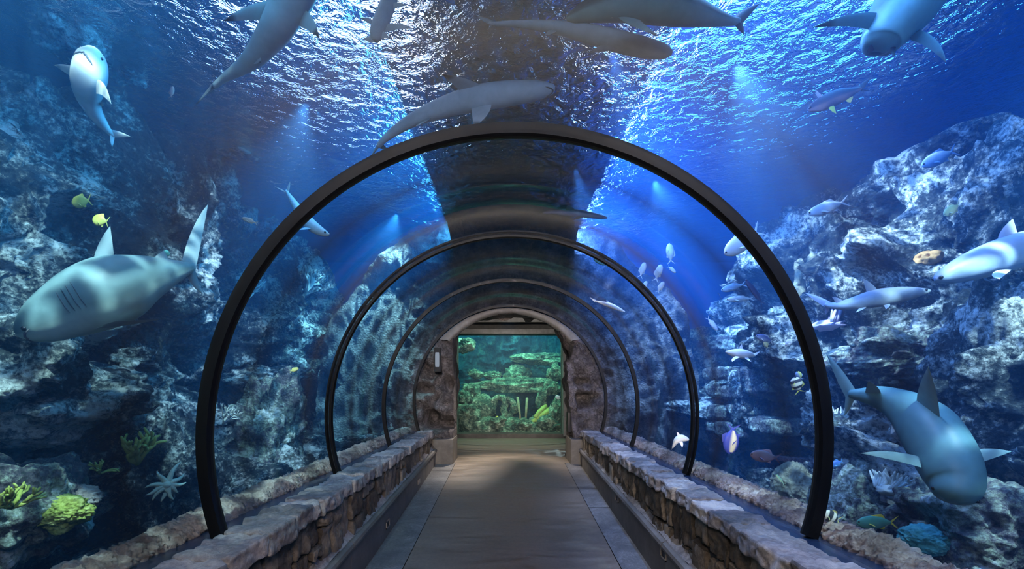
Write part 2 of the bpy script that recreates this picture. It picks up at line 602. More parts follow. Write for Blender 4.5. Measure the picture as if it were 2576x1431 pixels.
# curved inlay rings on the floor of the far room
g = MB()
for rr in (2.3, 3.35):
    V, Q = [], []
    n = 60
    for i in range(n + 1):
        a = math.pi * i / n
        for r2 in (rr, rr + 0.05):
            V.append((math.cos(a) * r2, YW + 0.2 - math.sin(a) * r2 * 0.9, fz(YW) + 0.004))
    Q = [(2 * i, 2 * i + 1, 2 * i + 3, 2 * i + 2) for i in range(n)]
    V = [(max(-2.9, min(2.9, v[0])), min(v[1], YW - .05), v[2]) for v in V]
    g.add(V, Q)
g.build('floor_inlay', M['darkconc'], floor, origin=tuple(floor.location))


def parapet(s):
    """low stone wall: s = -1 left, +1 right"""
    rnd = random.Random(11 + s)
    nm = 'wall_left' if s < 0 else 'wall_right'
    root = empty(nm, (s * 1.6, 4.0, -1.6))
    struct(root)
    core = MB()
    core.box(min(s * 1.53, s * 1.78), max(s * 1.53, s * 1.78), Y0, YP, -2.4, -1.0)
    core.build('wall_core', M['mortar'], root)
    f = MB()
    y = Y0
    while y < YP - 0.02:
        w = rnd.uniform(0.16, 0.34)
        if y + w > YP - 0.1:
            w = YP - y
        z0, z1 = -2.0, -1.02
        cuts = [z0]
        k = rnd.choice([1, 2, 2, 3])
        zs = sorted(rnd.uniform(-1.5, -1.12) for _ in range(k - 1))
        cuts += zs + [z1]
        for a, b in zip(cuts[:-1], cuts[1:]):
            if b - a < 0.06:
                continue
            pr = rnd.uniform(-0.02, 0.035)
            xa, xb = s * (1.495 - pr), s * 1.6
            V, Q = rbox(min(xa, xb), max(xa, xb), y + .014, y + w - .016, a + .014, b - .012, 16, 0.022, 0.018, rnd.uniform(0, 99), 12)
            f.add(V, Q)
        y += w
    f.build('stone_face', M['stone'], root, smooth=True)
    c = MB()
    y = Y0
    while y < YP - 0.02:
        w = rnd.uniform(0.16, 0.42)
        if y + w > YP - 0.15:
            w = YP - y
        xa, xb = s * (1.47 - rnd.uniform(0, 0.045)), s * 1.745
        V, Q = rbox(min(xa, xb), max(xa, xb), y + .004, y + w - .006, -1.03 + rnd.uniform(-.01, .01), -0.905 + rnd.uniform(-.014, .012), 22, 0.02, 0.022, rnd.uniform(0, 99), 11)
        c.add(V, Q)
        y += w
    c.build('coping', M['cap'], root, smooth=True)
    # kerb with a rounded lip and a lower face, laid in lengths
    kb = MB()
    seg = [Y0, 0.2, 2.1, 4.35, 6.6, 8.3, YP]
    prof = [(1.47, -0.02), (1.455, 0.0), (1.43, 0.005), (1.405, -0.008), (1.395, -0.035), (1.40, -0.06), (1.425, -0.07), (1.43, -0.10), (1.43, -1.0)]
    for a, b in zip(seg[:-1], seg[1:]):
        V = []
        ny = 24
        ys = np.linspace(a + .006, b - .006, ny)
        for yy in ys:
            kz = -1.26 - 0.034 * (YP - yy)
            for (px, pz) in prof:
                V.append((s * px, yy, kz + pz))
        kb.add(V, gridf(ny, len(prof), flip=(s > 0)))
        for e, yy in ((0, ys[0]), (1, ys[-1])):
            kz = -1.26 - 0.034 * (YP - yy)
            V = [(s * px, yy, kz + pz) for px, pz in prof] + [(s * 1.5, yy, kz - 1.0), (s * 1.5, yy, kz - .02)]
            kb.add(V, [tuple(range(len(V)))])
    kb.build('kerb', M['kerb'], root, smooth=False)
    lg = MB()
    V = []
    ys = np.linspace(Y0, YP, 160)
    xs = np.linspace(1.455, 1.53, 6)
    G = []
    for yy in ys:
        kz = -1.26 - 0.034 * (YP - yy)
        for xx in xs:
            G.append((s * xx, yy, kz - .005 + (xx - 1.45) * 0.9))
    G = np.array(G)
    G[:, 2] += fbm(G * 14, 3) * 0.012
    lg.add(G, gridf(160, 6, flip=(s > 0)))
    lg.build('ledge', M['cap'], root, smooth=True)
    return root


parapet(-1)
parapet(1)

# small recessed floor lights in the kerbs
for s, px, py in ((-1, 975, 1317), (-1, 1053, 1211), (1, 1553, 1253), (1, 1670, 1393)):
    x = s * 1.43
    Y = x * F / (px - VX)
    z = (VY - py) * Y / F
    t = empty('kerb_light', (x, Y, z))
    where = 'left' if s < 0 else 'right'
    near = 'nearer' if (px in (975, 1670)) else 'farther'
    tag(t, f'small recessed metal step light, {near} of the two on the {where} kerb', 'light', 'recessed step lights along the kerbs')
    g = MB()
    hw, hh, d = 0.075, 0.045, 0.012
    for (a, b, c, e) in ((-hw, hw, hh - .012, hh), (-hw, hw, -hh, -hh + .012), (-hw, -hw + .012, -hh, hh), (hw - .012, hw, -hh, hh)):
        xa, xb = x - s * d, x + s * .01
        g.box(min(xa, xb), max(xa, xb), Y + a, Y + b, z + c, z + e)
    g.build('frame', M['concrete'], t)
    g = MB()
    g.box(min(x - s * .003, x + s * .01), max(x - s * .003, x + s * .01), Y - hw + .012, Y + hw - .012, z - hh + .012, z + hh - .012)
    g.build('lens', M['black'], t)

# acrylic tube in four lengths, black joint rings between them
A0 = math.asin((-0.93 - CZ) / R)          # angle of the foot of the arch


def arch(r, n=96, extra=0.0):
    a0 = A0 - extra
    return [(CX + r * math.cos(a), CZ + r * math.sin(a)) for a in np.linspace(a0, math.pi - a0, n)]


RINGS = [2.92, 4.94, 7.15, 9.45]
names = ['widest black joint arch, nearest the camera, standing on both stone parapets',
         'second black joint arch along the glass tunnel, behind the widest one',
         'third joint arch, thin and bluish, between the second arch and the rock portal',
         'farthest and smallest joint arch, black rim against the rock portal']
for y, lab in zip(RINGS, names):
    wy = 0.038 if y < 3 else (0.03 if y < 5 else 0.02)
    ri = 1.862 if y < 5 else 1.878
    prof = [(ri, -wy), (1.93, -wy), (1.93, wy), (ri, wy), (ri - .006, wy * .3), (ri - .006, -wy * .3)]
    V = []
    for r_, dy in prof:
        V.append([(x, y + dy, z) for x, z in arch(r_)])
    V = np.array(V)
    n = V.shape[1]
    Q = [tuple(q) for q in gridf(len(prof), n, closeu=True)]
    Q.append(tuple(k * n for k in range(len(prof))))
    Q.append(tuple(k * n + n - 1 for k in range(len(prof)))[::-1])
    o = mk('joint_arch', V.reshape(-1, 3), Q, M['black'], smooth=False)
    tag(o, lab, 'arch', 'black joint arches of the tunnel')
ends = [Y0] + RINGS
for k in range(4):
    a, b = ends[k] + (0.03 if k else 0), ends[k + 1] - 0.03
    V = []
    for r_, yy in ((1.885, a), (1.885, b), (1.915, b), (1.915, a)):
        V.append([(x, yy, z) for x, z in arch(r_)])
    V = np.array(V)
    n = V.shape[1]
    o = mk('window_%d' % (k + 1), V.reshape(-1, 3), gridf(4, n, closeu=True), M['acrylic'], smooth=True)
    struct(o)

# dark glazing channel and rough coral crust outside the glass
for s in (-1, 1):
    g = MB()
    g.box(min(s * 1.745, s * 2.06), max(s * 1.745, s * 2.06), Y0, YP, -1.4, -0.935)
    struct(g.build('trim_1' if s < 0 else 'trim_2', M['channel']))
    ny, nk = 1700, 40
    ys = np.linspace(-2.5, YP, ny)
    an = np.linspace(0, 2 * math.pi, nk, endpoint=False)
    YY, AA = np.meshgrid(ys, an, indexing='ij')
    D = np.stack([np.cos(AA).ravel(), np.zeros(AA.size), np.sin(AA).ravel()], 1)
    P = D * np.array([0.115, 0, 0.055]) + np.array([s * 2.05, 0, -0.93])
    P[:, 1] = YY.ravel()
    nn = fbm(P * 7, 2) * 0.015 + fbm(P * 22 + 5, 2, ridge=True) * 0.035 + fbm(P * 60 + 5, 2, ridge=True) * 0.034
    P += D * nn[:, None]
    o = mk('coral_crust', P, gridf(ny, nk, closev=True), M['crust'])
    tag(o, 'rough pinkish grey coral crust edging the glass along the %s parapet' % ('left' if s < 0 else 'right'), 'coral crust', kind='stuff')

# rock portal at the tunnel end
def portal():
    open_pts = [(-1.10, -1.75), (-1.10, -0.4), (-1.12, 0.4), (-1.10, 0.95), (-1.02, 1.13), (-0.86, 1.28), (-0.65, 1.37), (-0.3, 1.43), (0.1, 1.45),
                (0.5, 1.43), (0.87, 1.37), (1.02, 1.24), (1.12, 1.08), (1.16, 0.8), (1.22, 0.5), (1.25, 0.3), (1.25, -0.6), (1.25, -1.75)]
    P = np.array(open_pts)
    seg = np.r_[0, np.cumsum(np.hypot(*np.diff(P, axis=0).T))]
    n = 320
    t = np.linspace(0, seg[-1], n)
    bx, bz = np.interp(t, seg, P[:, 0]), np.interp(t, seg, P[:, 1])
    jit = fbm(np.stack([bx * 3, bz * 3, bx * 0], 1), 4) * 0.05
    right = np.clip((bx - 0.6) * 2, 0, 1) * np.clip((bz + 1.0), 0, 1)
    bx = bx + jit * (0.3 + right)
    m = 150
    V = []
    cz = -0.3
    ang = np.arctan2(bz - cz, bx)
    V = np.zeros((n, m + 8, 3))
    for j in range(m):
        q = (j / (m - 1)) ** 1.6
        L = np.hypot(bx, bz - cz)
        Rr = L + (3.75 - L) * q
        V[:, j + 8, 0] = np.cos(ang) * Rr
        V[:, j + 8, 2] = cz + np.sin(ang) * Rr
        V[:, j + 8, 1] = YP + 0.12
    for j in range(8):
        V[:, 7 - j, 0] = bx
        V[:, 7 - j, 2] = bz
        V[:, 7 - j, 1] = YP + 0.14 + 0.09 * (j + 0.3)
    X = V.reshape(-1, 3)
    rad = np.hypot(X[:, 0] - CX, X[:, 2] - CZ)
    d = fbm(X * 1.7 + 3, 3) * 0.16 + fbm(X * 5 + 9, 3, ridge=True) * 0.12 + fbm(X * 17, 2, ridge=True) * 0.045
    inside = np.clip((1.95 - rad) / 0.12, 0, 1)
    outs = np.clip((rad - 2.0) / 0.8, 0, 1)
    # deep gashes in the rock
    pit = np.clip(fbm(X * 2.6 + 31, 2) - 0.42, 0, 1) * 1.1
    arc = np.clip((rad - 1.62) / 0.1, 0, 1) * np.clip((1.95 - rad) / .1, 0, 1) * (X[:, 2] > 1.0)
    X[:, 1] -= (d * (0.8 + 0.2 * outs) + outs * (0.25 + 0.5 * fbm(X * .8 + 7, 2))) * (1 - 0.8 * arc)
    X[:, 1] += pit * inside * 1.0
    X[:, 1] = np.where(rad < 1.97, np.maximum(X[:, 1], YP - 0.06), X[:, 1])
    X[:, 1] = np.where(rad < 1.97, X[:, 1], np.minimum(X[:, 1], YP + 0.2))
    o = mk('wall_back', X, gridf(n, m + 8), M['portal'], origin=(0, YP, 0))
    struct(o)
    g = MB()
    for x0, x1 in ((-1.5, -1.085), (1.235, 1.5)):
        V, Q = rbox(x0, x1, YP - 0.14, YP + 0.75, -1.75, -1.08, 14, 0.004, 0.02, 5)
        g.add(V, Q)
    g.build('plinth', M['kerb'], o, smooth=True, origin=(0, YP, 0))
    # smooth plaster arch over the opening
    V = []
    aa = np.linspace(math.radians(42), math.radians(138), 60)
    for rr, yy in ((1.60, YP + .3), (1.60, YP - .03), (1.63, YP - .05), (1.80, YP - .05), (1.84, YP + .02)):
        for a in aa:
            V.append((CX + rr * 1.03 * math.cos(a), yy, CZ + rr * 1.12 * math.sin(a) if rr < 1.7 else CZ + (rr + .04) * math.sin(a)))
    V = np.array(V)
    V += (fbm(V * 9, 3) * 0.008)[:, None]
    mk('plaster_arch', V, gridf(5, 60), M['concrete'], o, origin=(0, YP, 0))


portal()

# far room: side walls, ceiling, beams, window wall, columns
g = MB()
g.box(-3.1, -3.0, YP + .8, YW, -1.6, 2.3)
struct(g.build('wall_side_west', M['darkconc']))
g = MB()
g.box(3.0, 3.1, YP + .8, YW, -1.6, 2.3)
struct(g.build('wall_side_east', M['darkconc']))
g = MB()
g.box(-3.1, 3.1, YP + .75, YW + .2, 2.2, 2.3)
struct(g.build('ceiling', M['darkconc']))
g = MB()
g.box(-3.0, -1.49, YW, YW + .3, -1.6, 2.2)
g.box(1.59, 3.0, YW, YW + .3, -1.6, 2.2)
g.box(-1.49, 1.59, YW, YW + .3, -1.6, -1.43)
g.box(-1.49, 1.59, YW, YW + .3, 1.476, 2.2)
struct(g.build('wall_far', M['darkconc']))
g = MB()
V, Q = rbox(-2.0, 2.0, YW - .35, YW + .0, 1.80, 2.02, 10, 0.01, 0.01, 2)
g.add(V, Q)
tag(g.build('ceiling_beam', M['concrete'], smooth=True), 'pale concrete beam across the top of the far window', 'beam')
t = empty('window_surround', (0, YW, -1.5))
tag(t, 'concrete surround with square pillars framing the green aquarium window', 'window frame')
g = MB(); g.add(*rbox(-1.70, -1.49, YW - .25, YW + .02, -0.92, 1.6, 10, .006, .015, 4)); g.build('pillar', M['concrete'], t, smooth=True)
g = MB(); g.add(*rbox(1.60, 1.84, YW - .25, YW + .02, -0.92, 1.6, 10, .006, .015, 6)); g.build('pillar', M['concrete'], t, smooth=True)
g = MB(); g.add(*rbox(-1.76, -1.49, YW - .3, YW + .02, -1.5, -0.92, 8, .006, .02, 4)); g.build('pillar_base', M['concrete'], t, smooth=True)
g = MB(); g.add(*rbox(1.60, 1.9, YW - .3, YW + .02, -1.5, -0.92, 8, .006, .02, 9)); g.build('pillar_base', M['concrete'], t, smooth=True)
g = MB(); g.add(*rbox(-1.72, 1.86, YW - .2, YW + .02, 1.476, 1.62, 10, .004, .01, 4)); g.build('lintel', M['concrete'], t, smooth=True)
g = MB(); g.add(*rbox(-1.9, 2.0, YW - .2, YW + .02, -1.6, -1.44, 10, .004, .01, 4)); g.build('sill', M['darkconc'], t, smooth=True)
g = MB()
g.box(-1.5, 1.6, YW + .1, YW + .14, -1.44, 1.48)
struct(g.build('window_5', acrylic('thick_window_acrylic', 0.4)))

# wall lantern on the left of the rock, box beside the right pillar
c = K(1101, 905, YP - 0.02)
t = empty('wall_lantern', (c.x, c.y, c.z - .2))
tag(t, 'small pale glowing wall lamp in a dark housing on the rock left of the opening', 'wall lamp')
g = MB(); g.add(*rbox(c.x - .07, c.x + .07, c.y - .06, c.y + .1, c.z - .24, c.z + .24, 6, 0, .02, 0)); g.build('housing', M['mortar'], t, smooth=True)
g = MB(); g.add(*rbox(c.x - .045, c.x + .045, c.y - .085, c.y - .05, c.z - .15, c.z + .15, 6, 0, .02, 0)); g.build('lamp_glass', emis('lamp_glow', (0.55, 0.65, 0.8), 0.45), t, smooth=True)
c = K(1432, 1062, YP + 0.02)
g = MB(); g.add(*rbox(c.x - .035, c.x + .035, c.y - .05, c.y + .2, c.z - .2, c.z + .2, 6, 0, .01, 0))
tag(g.build('wall_box', M['black'], smooth=True), 'narrow black box fixed at the foot of the rock right of the opening', 'box')

# ------------------------------------------------------------------ the tanks
TX, TY0, TY1, TZ = 9.0, -4.0, 12.6, -3.0
g = MB(); g.box(-TX, TX, TY0, TY1, TZ - .1, TZ); struct(g.build('ground_tank_bed', M['reef']))
g = MB(); g.box(-TX, -TX + .1, TY0, TY1, TZ, 3.6); struct(g.build('wall_tank_west', M['blue_wall']))
g = MB(); g.box(TX - .1, TX, TY0, TY1, TZ, 3.6); struct(g.build('wall_tank_east', M['blue_wall']))
g = MB(); g.box(-TX, -3.1, TY1 - .1, TY1, TZ, 3.6); g.box(3.1, TX, TY1 - .1, TY1, TZ, 3.6); g.box(-3.1, 3.1, TY1 - .1, TY1, 2.31, 3.6)
struct(g.build('wall_tank_north', M['blue_wall']))
g = MB(); g.box(-TX, TX, TY0, TY0 + .1, TZ, 3.6); struct(g.build('wall_tank_south', M['blue_wall']))
g = MB(); g.add([(-TX, TY0, SURF), (TX, TY0, SURF), (TX, TY1, SURF), (-TX, TY1, SURF)], [(0, 1, 2, 3)])
o = g.build('water_surface', M['surface']); struct(o)
# water body: outer box with the dry tunnel and room cut out as one cavity
ac = arch(1.93, 40)
lo = -2.6
small = [(1.93, lo)] + ac[::1] + [(-1.85, lo)]
big = []
for (x, z) in small:
    if z <= lo + 1e-6:
        big.append((2.95 * (1 if x > 0 else -1), lo))
    else:
        k = 2.95 / max(abs(x), 1e-6)
        k2 = 2.1 / max(z, 1e-6) if z > 0 else 1e9
        kk = min(k, k2)
        big.append((x * kk, z * kk if kk < 50 else z))
V, Q = [], []
st = [(TY0 + .6, small), (YP + .05, small), (YP + .06, big), (TY1 - .2, big)]
n = len(small)
for yy, pr in st:
    V += [(x, yy, z) for x, z in pr]
for k in range(3):
    for i in range(n):
        j = (i + 1) % n
        Q.append((k * n + i, (k + 1) * n + i, (k + 1) * n + j, k * n + j))
Q.append(tuple(range(n)))
Q.append(tuple(range(3 * n, 4 * n))[::-1])
Q = [q[::-1] for q in Q]          # cavity faces look into the dry tunnel
b = len(V)
x0, x1, y0, y1, z0, z1 = -TX + .05, TX - .05, TY0 + .05, TY1 - .05, TZ + .01, SURF - .01
V += [(x, y, z) for z in (z0, z1) for y in (y0, y1) for x in (x0, x1)]
Q += [tuple(b + i for i in q) for q in [(0, 2, 3, 1), (4, 5, 7, 6), (0, 1, 5, 4), (2, 6, 7, 3), (0, 4, 6, 2), (1, 3, 7, 5)]]
o = mk('water', V, Q, M['water'], smooth=False, origin=(0, 0, 0))
struct(o)


def bank(s, path, seed, mat, name, label, disp=1.0, ztw=0.0):
    """rocky reef bank running along the tunnel: path is its cross-section (|x|, z)"""
    P = np.array(path, float)
    seg = np.r_[0, np.cumsum(np.hypot(*np.diff(P, axis=0).T))]
    nu, nv = 560, 330
    t = np.linspace(0, seg[-1], nv)
    px, pz = np.interp(t, seg, P[:, 0]), np.interp(t, seg, P[:, 1])
    ys = np.linspace(-1.5, TY1 - .2, nu)
    YY, TT = np.meshgrid(ys, np.arange(nv), indexing='ij')
    X = np.stack([px[TT.ravel()], YY.ravel(), pz[TT.ravel()]], 1)
    tx, tz = np.gradient(px), np.gradient(pz)
    L = np.hypot(tx, tz)
    nx, nz = -tz / L, tx / L
    N = np.stack([nx[TT.ravel()], 0 * YY.ravel(), nz[TT.ravel()]], 1)
    Q3 = X * np.array([1, 1, 1.25])
    d = fbm(Q3 * 0.55 + seed, 3) * 0.85
    d += fbm(Q3 * 1.5 + seed * 2, 3, ridge=True) * 0.42
    cave = np.clip(fbm(Q3 * 0.95 + seed * 3, 2) - 0.18, 0, 1)
    d -= cave * 1.7
    d += fbm(Q3 * 5 + seed, 4, ridge=True) * 0.13
    d += fbm(Q3 * 19 + seed, 2, ridge=True) * 0.035
    X = X + N * (d * disp)[:, None]
    X[:, 0] = np.maximum(X[:, 0], 2.45)
    X[:, 2] = np.minimum(X[:, 2], SURF - 0.12)
    X[:, 1] += fbm(X * 2.2 + 40, 3) * 0.15
    X[:, 0] *= s
    o = mk(name, X, gridf(nu, nv, flip=(s < 0)), mat, origin=(s * 4.5, 5.0, TZ))
    tag(o, label, 'reef')
    return o


bank(-1, [(3.0, -3.0), (3.7, -1.9), (4.2, -0.6), (4.3, 0.9), (4.35, 2.2), (4.9, 2.6), (8.9, 2.8)], 3.1, M['reef'], 'reef_bank', 'tall dark craggy reef face on the left side of the tunnel')
bank(1, [(2.9, -3.0), (3.6, -1.9), (4.2, -0.8), (4.5, 0.5), (4.8, 1.6), (5.3, 2.1), (8.9, 2.6)], 8.6, M['reef'], 'reef_bank', 'broad rocky reef slope on the right side of the tunnel')

# boulders -----------------------------------------------------------
_ico = {}


def ico(sub):
    if sub not in _ico:
        import bmesh
        bm = bmesh.new()
        bmesh.ops.create_icosphere(bm, subdivisions=sub, radius=1.0)
        V = np.array([v.co[:] for v in bm.verts])
        Fc = np.array([[v.index for v in f.verts] for f in bm.faces])
        bm.free()
        _ico[sub] = (V, Fc)
    return _ico[sub]


def boulder(c, size, seed, mat, name='coral_rock', sub=5, amp=1.0, low=0.45, parent=None):
    V, Fc = ico(sub)
    D = V.copy()
    r = 1 + low * fbm(D * 1.3 + seed, 3) + amp * (0.16 * fbm(D * 3.4 + seed, 3, ridge=True) + 0.06 * fbm(D * 11 + seed, 3, ridge=True))
    X = D * r[:, None] * np.array(size) * 0.5 + np.array(c)
    return mk(name, X, Fc, mat, parent)


def rk(px, py, X, w, h, seed, label, mat='reef', dep=None, sub=6, name='coral_rock', cat='rock', amp=1.0, low=.45, Y=None):
    if Y is None:
        Y = abs(X) * F / abs(px - VX)
    c = K(px, py, Y)
    sw, sh = w * Y / F, h * Y / F
    o = boulder(c, (dep or sw * .8, sw, sh) if abs(px - VX) > 500 else (sw, dep or sw * .8, sh), seed, M[mat], name, sub, amp, low)
    tag(o, label, cat)
    return o


rk(190, 1010, 3.9, 330, 170, 1, 'wide rock lit along its top below the large left shark')
rk(70, 900, 3.6, 240, 200, 2, 'dark craggy boulder at the left edge under the nose of the large shark')
rk(50, 1290, 3.4, 260, 240, 3, 'rubble mound with pale crust in the lower left corner', 'reef2')
rk(430, 1215, 3.7, 190, 330, 4, 'upright reef rock carrying the many-armed starfish')
rk(670, 1090, 3.5, 190, 290, 5, 'big pale boulder left of the second arch, above the left parapet', 'reef2')
rk(640, 950, 4.0, 170, 70, 6, 'low ledge of crusty rock behind the first arch on the left')
rk(330, 900, 4.1, 120, 70, 7, 'small lit rock knob right of the large shark belly')
rk(500, 340, 4.3, 330, 90, 8, 'long lit ledge near the surface on the upper left')
rk(520, 460, 4.4, 150, 190, 9, 'hanging craggy rock with bright crust right of the upper left ledge')
rk(240, 60, 4.0, 280, 170, 10, 'rock shelf under the surface at the top left')
rk(700, 490, 4.2, 90, 40, 11, 'small lit rock beside the first arch on its upper left')
rk(900, 1010, 3.6, 90, 160, 12, 'greenish rock column left of the second arch base', 'reef2')
rk(960, 900, 3.8, 80, 130, 13, 'blue lit rock ledge behind the second arch on the left', 'reef2')
rk(2100, 600, 5.0, 330, 110, 14, 'long lit rock ridge sloping up to the right behind the first arch')
rk(2330, 480, 5.0, 330, 150, 15, 'massive crusty rock shoulder high on the right')
rk(2520, 520, 4.6, 240, 330, 16, 'dark overhanging rock at the right edge of the view')
rk(2180, 620, 4.7, 160, 90, 17, 'rounded boulder under the right ridge')
rk(2000, 860, 4.3, 200, 200, 18, 'bright crusted rock right of the first arch, below the slim pale shark', 'reef2')
rk(2300, 900, 4.2, 330, 150, 19, 'wide crusted rock bench behind the bottom right shark', 'reef2')
rk(2520, 950, 3.8, 260, 420, 20, 'tall pale rock pillar at the right edge')
rk(2200, 1130, 3.9, 240, 150, 21, 'rock table with pale finger corals on top', 'reef2')
rk(2130, 1300, 3.3, 180, 200, 22, 'sloping rock right of the first arch base', 'reef2')
rk(2450, 1330, 3.3, 300, 190, 23, 'green crusted boulder in the lower right corner', 'reef2')
rk(1850, 870, 4.6, 150, 90, 24, 'mid distance rock seen between first and second arch', 'reef2')
rk(1640, 1000, 3.6, 130, 330, 25, 'tall pale rock face behind the third arch on the right', 'reef2')
rk(1560, 960, 3.2, 60, 300, 26, 'grey rock flank beside the farthest arch on the right')
rk(2000, 1240, 3.4, 130, 130, 27, 'dim rounded coral head above the right parapet crust', 'brain', low=.1)
rk(1900, 1010, 4.1, 120, 130, 28, 'blue lit rock with ledges left of the striped butterflyfish')

# square cut stone blocks on the right, mid distance
rnd = random.Random(5)
for k, (px, py, w, h) in enumerate([(1830, 940, 70, 26), (1905, 944, 66, 30), (1850, 985, 110, 30), (1930, 975, 60, 26), (1820, 1035, 70, 30), (1885, 1030, 60, 26), (1850, 1080, 100, 34), (1940, 1070, 50, 40)]):
    Y = 4.0 * F / (px - VX)
    c = K(px, py, Y)
    s = Y / F
    g = MB()
    V, Q = rbox(c.x - .25, c.x + .6, c.y - w * s, c.y + w * s, c.z - h * s * .5, c.z + h * s * .5, 24, 0.05, 0.06, k * 7, 3.5)
    g.add(V, Q)
    tag(g.build('stone_block', M['reef2'], smooth=True), ['worn stone block at the top left of the ruined wall on the right', 'worn stone block at the top right of the ruined wall',
        'long worn stone block in the second course of the ruined wall', 'short block right of the long one in the ruined wall', 'left block in the third course of the ruined wall',
        'right block in the third course of the ruined wall', 'lowest long block of the ruined wall above the striped angelfish', 'squarish block at the lower right of the ruined wall'][k], 'stone block', 'stone blocks of the sunken ruined wall')


# corals -------------------------------------------------------------
def place(px, py, X):
    Y = abs(X) * F / abs(px - VX)
    return K(px, py, Y), Y / F


def fingers(name, px, py, X, wpx, hpx, n, mat, label, seed, lean=0.3):
    c, s = place(px, py, X)
    rnd = random.Random(seed)
    g = MB()
    Vb, Fb = ico(3)
    g.add(Vb * np.array([wpx * s * .35, wpx * s * .5, hpx * s * .22]) * (1 + .2 * fbm(Vb * 3 + seed, 2))[:, None] + np.array([c.x, c.y, c.z - hpx * s * .3]), Fb)
    for k in range(n):
        u = rnd.uniform(-.5, .5)
        v = rnd.uniform(-.25, .25)
        p = Vector((c.x + v * wpx * s, c.y + u * wpx * s, c.z - hpx * s * .25))
        hh = hpx * s * rnd.uniform(.5, .85)
        d = Vector((v * lean * 2 * (-1 if c.x > 0 else 1) + rnd.uniform(-.15, .15), u * lean + rnd.uniform(-.15, .15), 1)).normalized()
        r = hpx * s * rnd.uniform(.05, .08)
        pts = [p + d * hh * q + Vector((0, math.sin(q * 3 + k) * r * .6, 0)) for q in (0, .35, .7, .95, 1.03)]
        V, Q = tube(pts, [r, r * .95, r * .85, r * .6, r * .15], 7)
        g.add(V, Q)
    o = g.build(name, M[mat], smooth=True)
    tag(o, label, 'coral')
    return o


fingers('finger_coral', 2085, 800, 4.1, 95, 62, 46, 'coralP', 'mauve finger coral tuft just right of the first arch, under the slim shark', 1)
fingers('finger_coral', 2150, 1046, 3.8, 125, 40, 50, 'coralW', 'pale row of finger coral below the tail of the bottom right shark', 2)
fingers('finger_coral', 2240, 1215, 3.5, 80, 60, 60, 'coralW', 'round pale clump of knobbly coral below the bottom right shark', 3, lean=1.6)
fingers('finger_coral', 1925, 893, 4.3, 60, 30, 24, 'coralP', 'small faint finger coral left of the first arch on the right side', 4)
fingers('finger_coral', 1615, 1045, 3.3, 28, 40, 20, 'coralW', 'small fan of pale coral beside the third arch on the right', 5, lean=1.2)


def branches(name, px, py, X, size, n, mat, label, seed, thick=.09):
    c, s = place(px, py, X)
    rnd = random.Random(seed)
    g = MB()
    L = size * s

    def grow(p, d, l, r, lev):
        q = p + d * l
        m_ = (p + q) / 2 + Vector((rnd.uniform(-1, 1), rnd.uniform(-1, 1), rnd.uniform(-1, 1))) * l * .08
        V, Q = tube([p, m_, q, q + d * r * .8], [r, r * .9, r * .75, r * .2], 7)
        g.add(V, Q)
        if lev:
            for _ in range(rnd.choice([2, 2, 3])):
                nd = (d + Vector((rnd.uniform(-.5, .5), rnd.uniform(-1, 1), rnd.uniform(-.5, .9)))).normalized()
                grow(q - d * l * rnd.uniform(0, .4), nd, l * rnd.uniform(.6, .85), r * .78, lev - 1)
    for k in range(n):
        d = Vector((rnd.uniform(-.3, .3) - .3 * (1 if c.x > 0 else -1), rnd.uniform(-1, 1), rnd.uniform(.2, 1))).normalized()
        grow(Vector(c) - Vector((0, 0, L * .3)), d, L * .3, L * thick * .5, 2)
    o = g.build(name, M[mat], smooth=True)
    tag(o, label, 'coral')


branches('branching_coral', 345, 1120, 3.3, 150, 6, 'coralG', 'yellow green branching coral above the starfish on the left', 4)
branches('branching_coral', 250, 1170, 3.3, 70, 4, 'coralG', 'small olive branching coral left of the starfish', 9)
branches('branching_coral', 560, 1040, 3.5, 90, 6, 'coralW', 'brownish branching coral just right of the first arch on the left', 6, .05)
branches('branching_coral', 770, 700, 4.0, 110, 5, 'coralW', 'twiggy pale coral hanging in blue water between the left arches', 12, .06)
branches('branching_coral', 620, 720, 4.2, 110, 4, 'coralW', 'thin pale coral branches left of the first arch near the shark tail', 13, .05)
branches('branching_coral', 30, 1240, 3.0, 120, 6, 'coralY', 'bushy coral at the left edge above the rubble mound', 14, .1)

c, s = place(150, 1290, 3.1)
o = boulder(c, (.3, 82 * s, 72 * s), 44, M['coralY'], 'cauliflower_coral', 6, 1.6, .3); tag(o, 'bright yellow green cauliflower coral in the lower left', 'coral')
c, s = place(200, 1255, 3.2)
o = boulder(c, (.25, 60 * s, 60 * s), 48, M['crust'], 'plate_coral', 5, 1.4, .3); tag(o, 'small mauve white coral head above the yellow one', 'coral')
c, s = place(2322, 1358, 2.9)
o = boulder(c, (.3, 92 * s, 66 * s), 50, M['teal'], 'brain_coral', 6, 1.0, .12); tag(o, 'bright teal wrinkled coral head in the lower right', 'coral')
c, s = place(726, 1022, 3.25)
o = boulder(c, (.12, 34 * s, 54 * s), 52, M['brain'], 'barrel_sponge', 5, .4, .1); tag(o, 'small brown round sponge on the pale boulder left of the second arch', 'sponge')
c, s = place(1672, 985, 3.3)
o = boulder(c, (.12, 30 * s, 50 * s), 53, M['brain'], 'barrel_sponge', 5, .4, .1); tag(o, 'oval olive sponge on the rock between the two farther arches on the right', 'sponge')


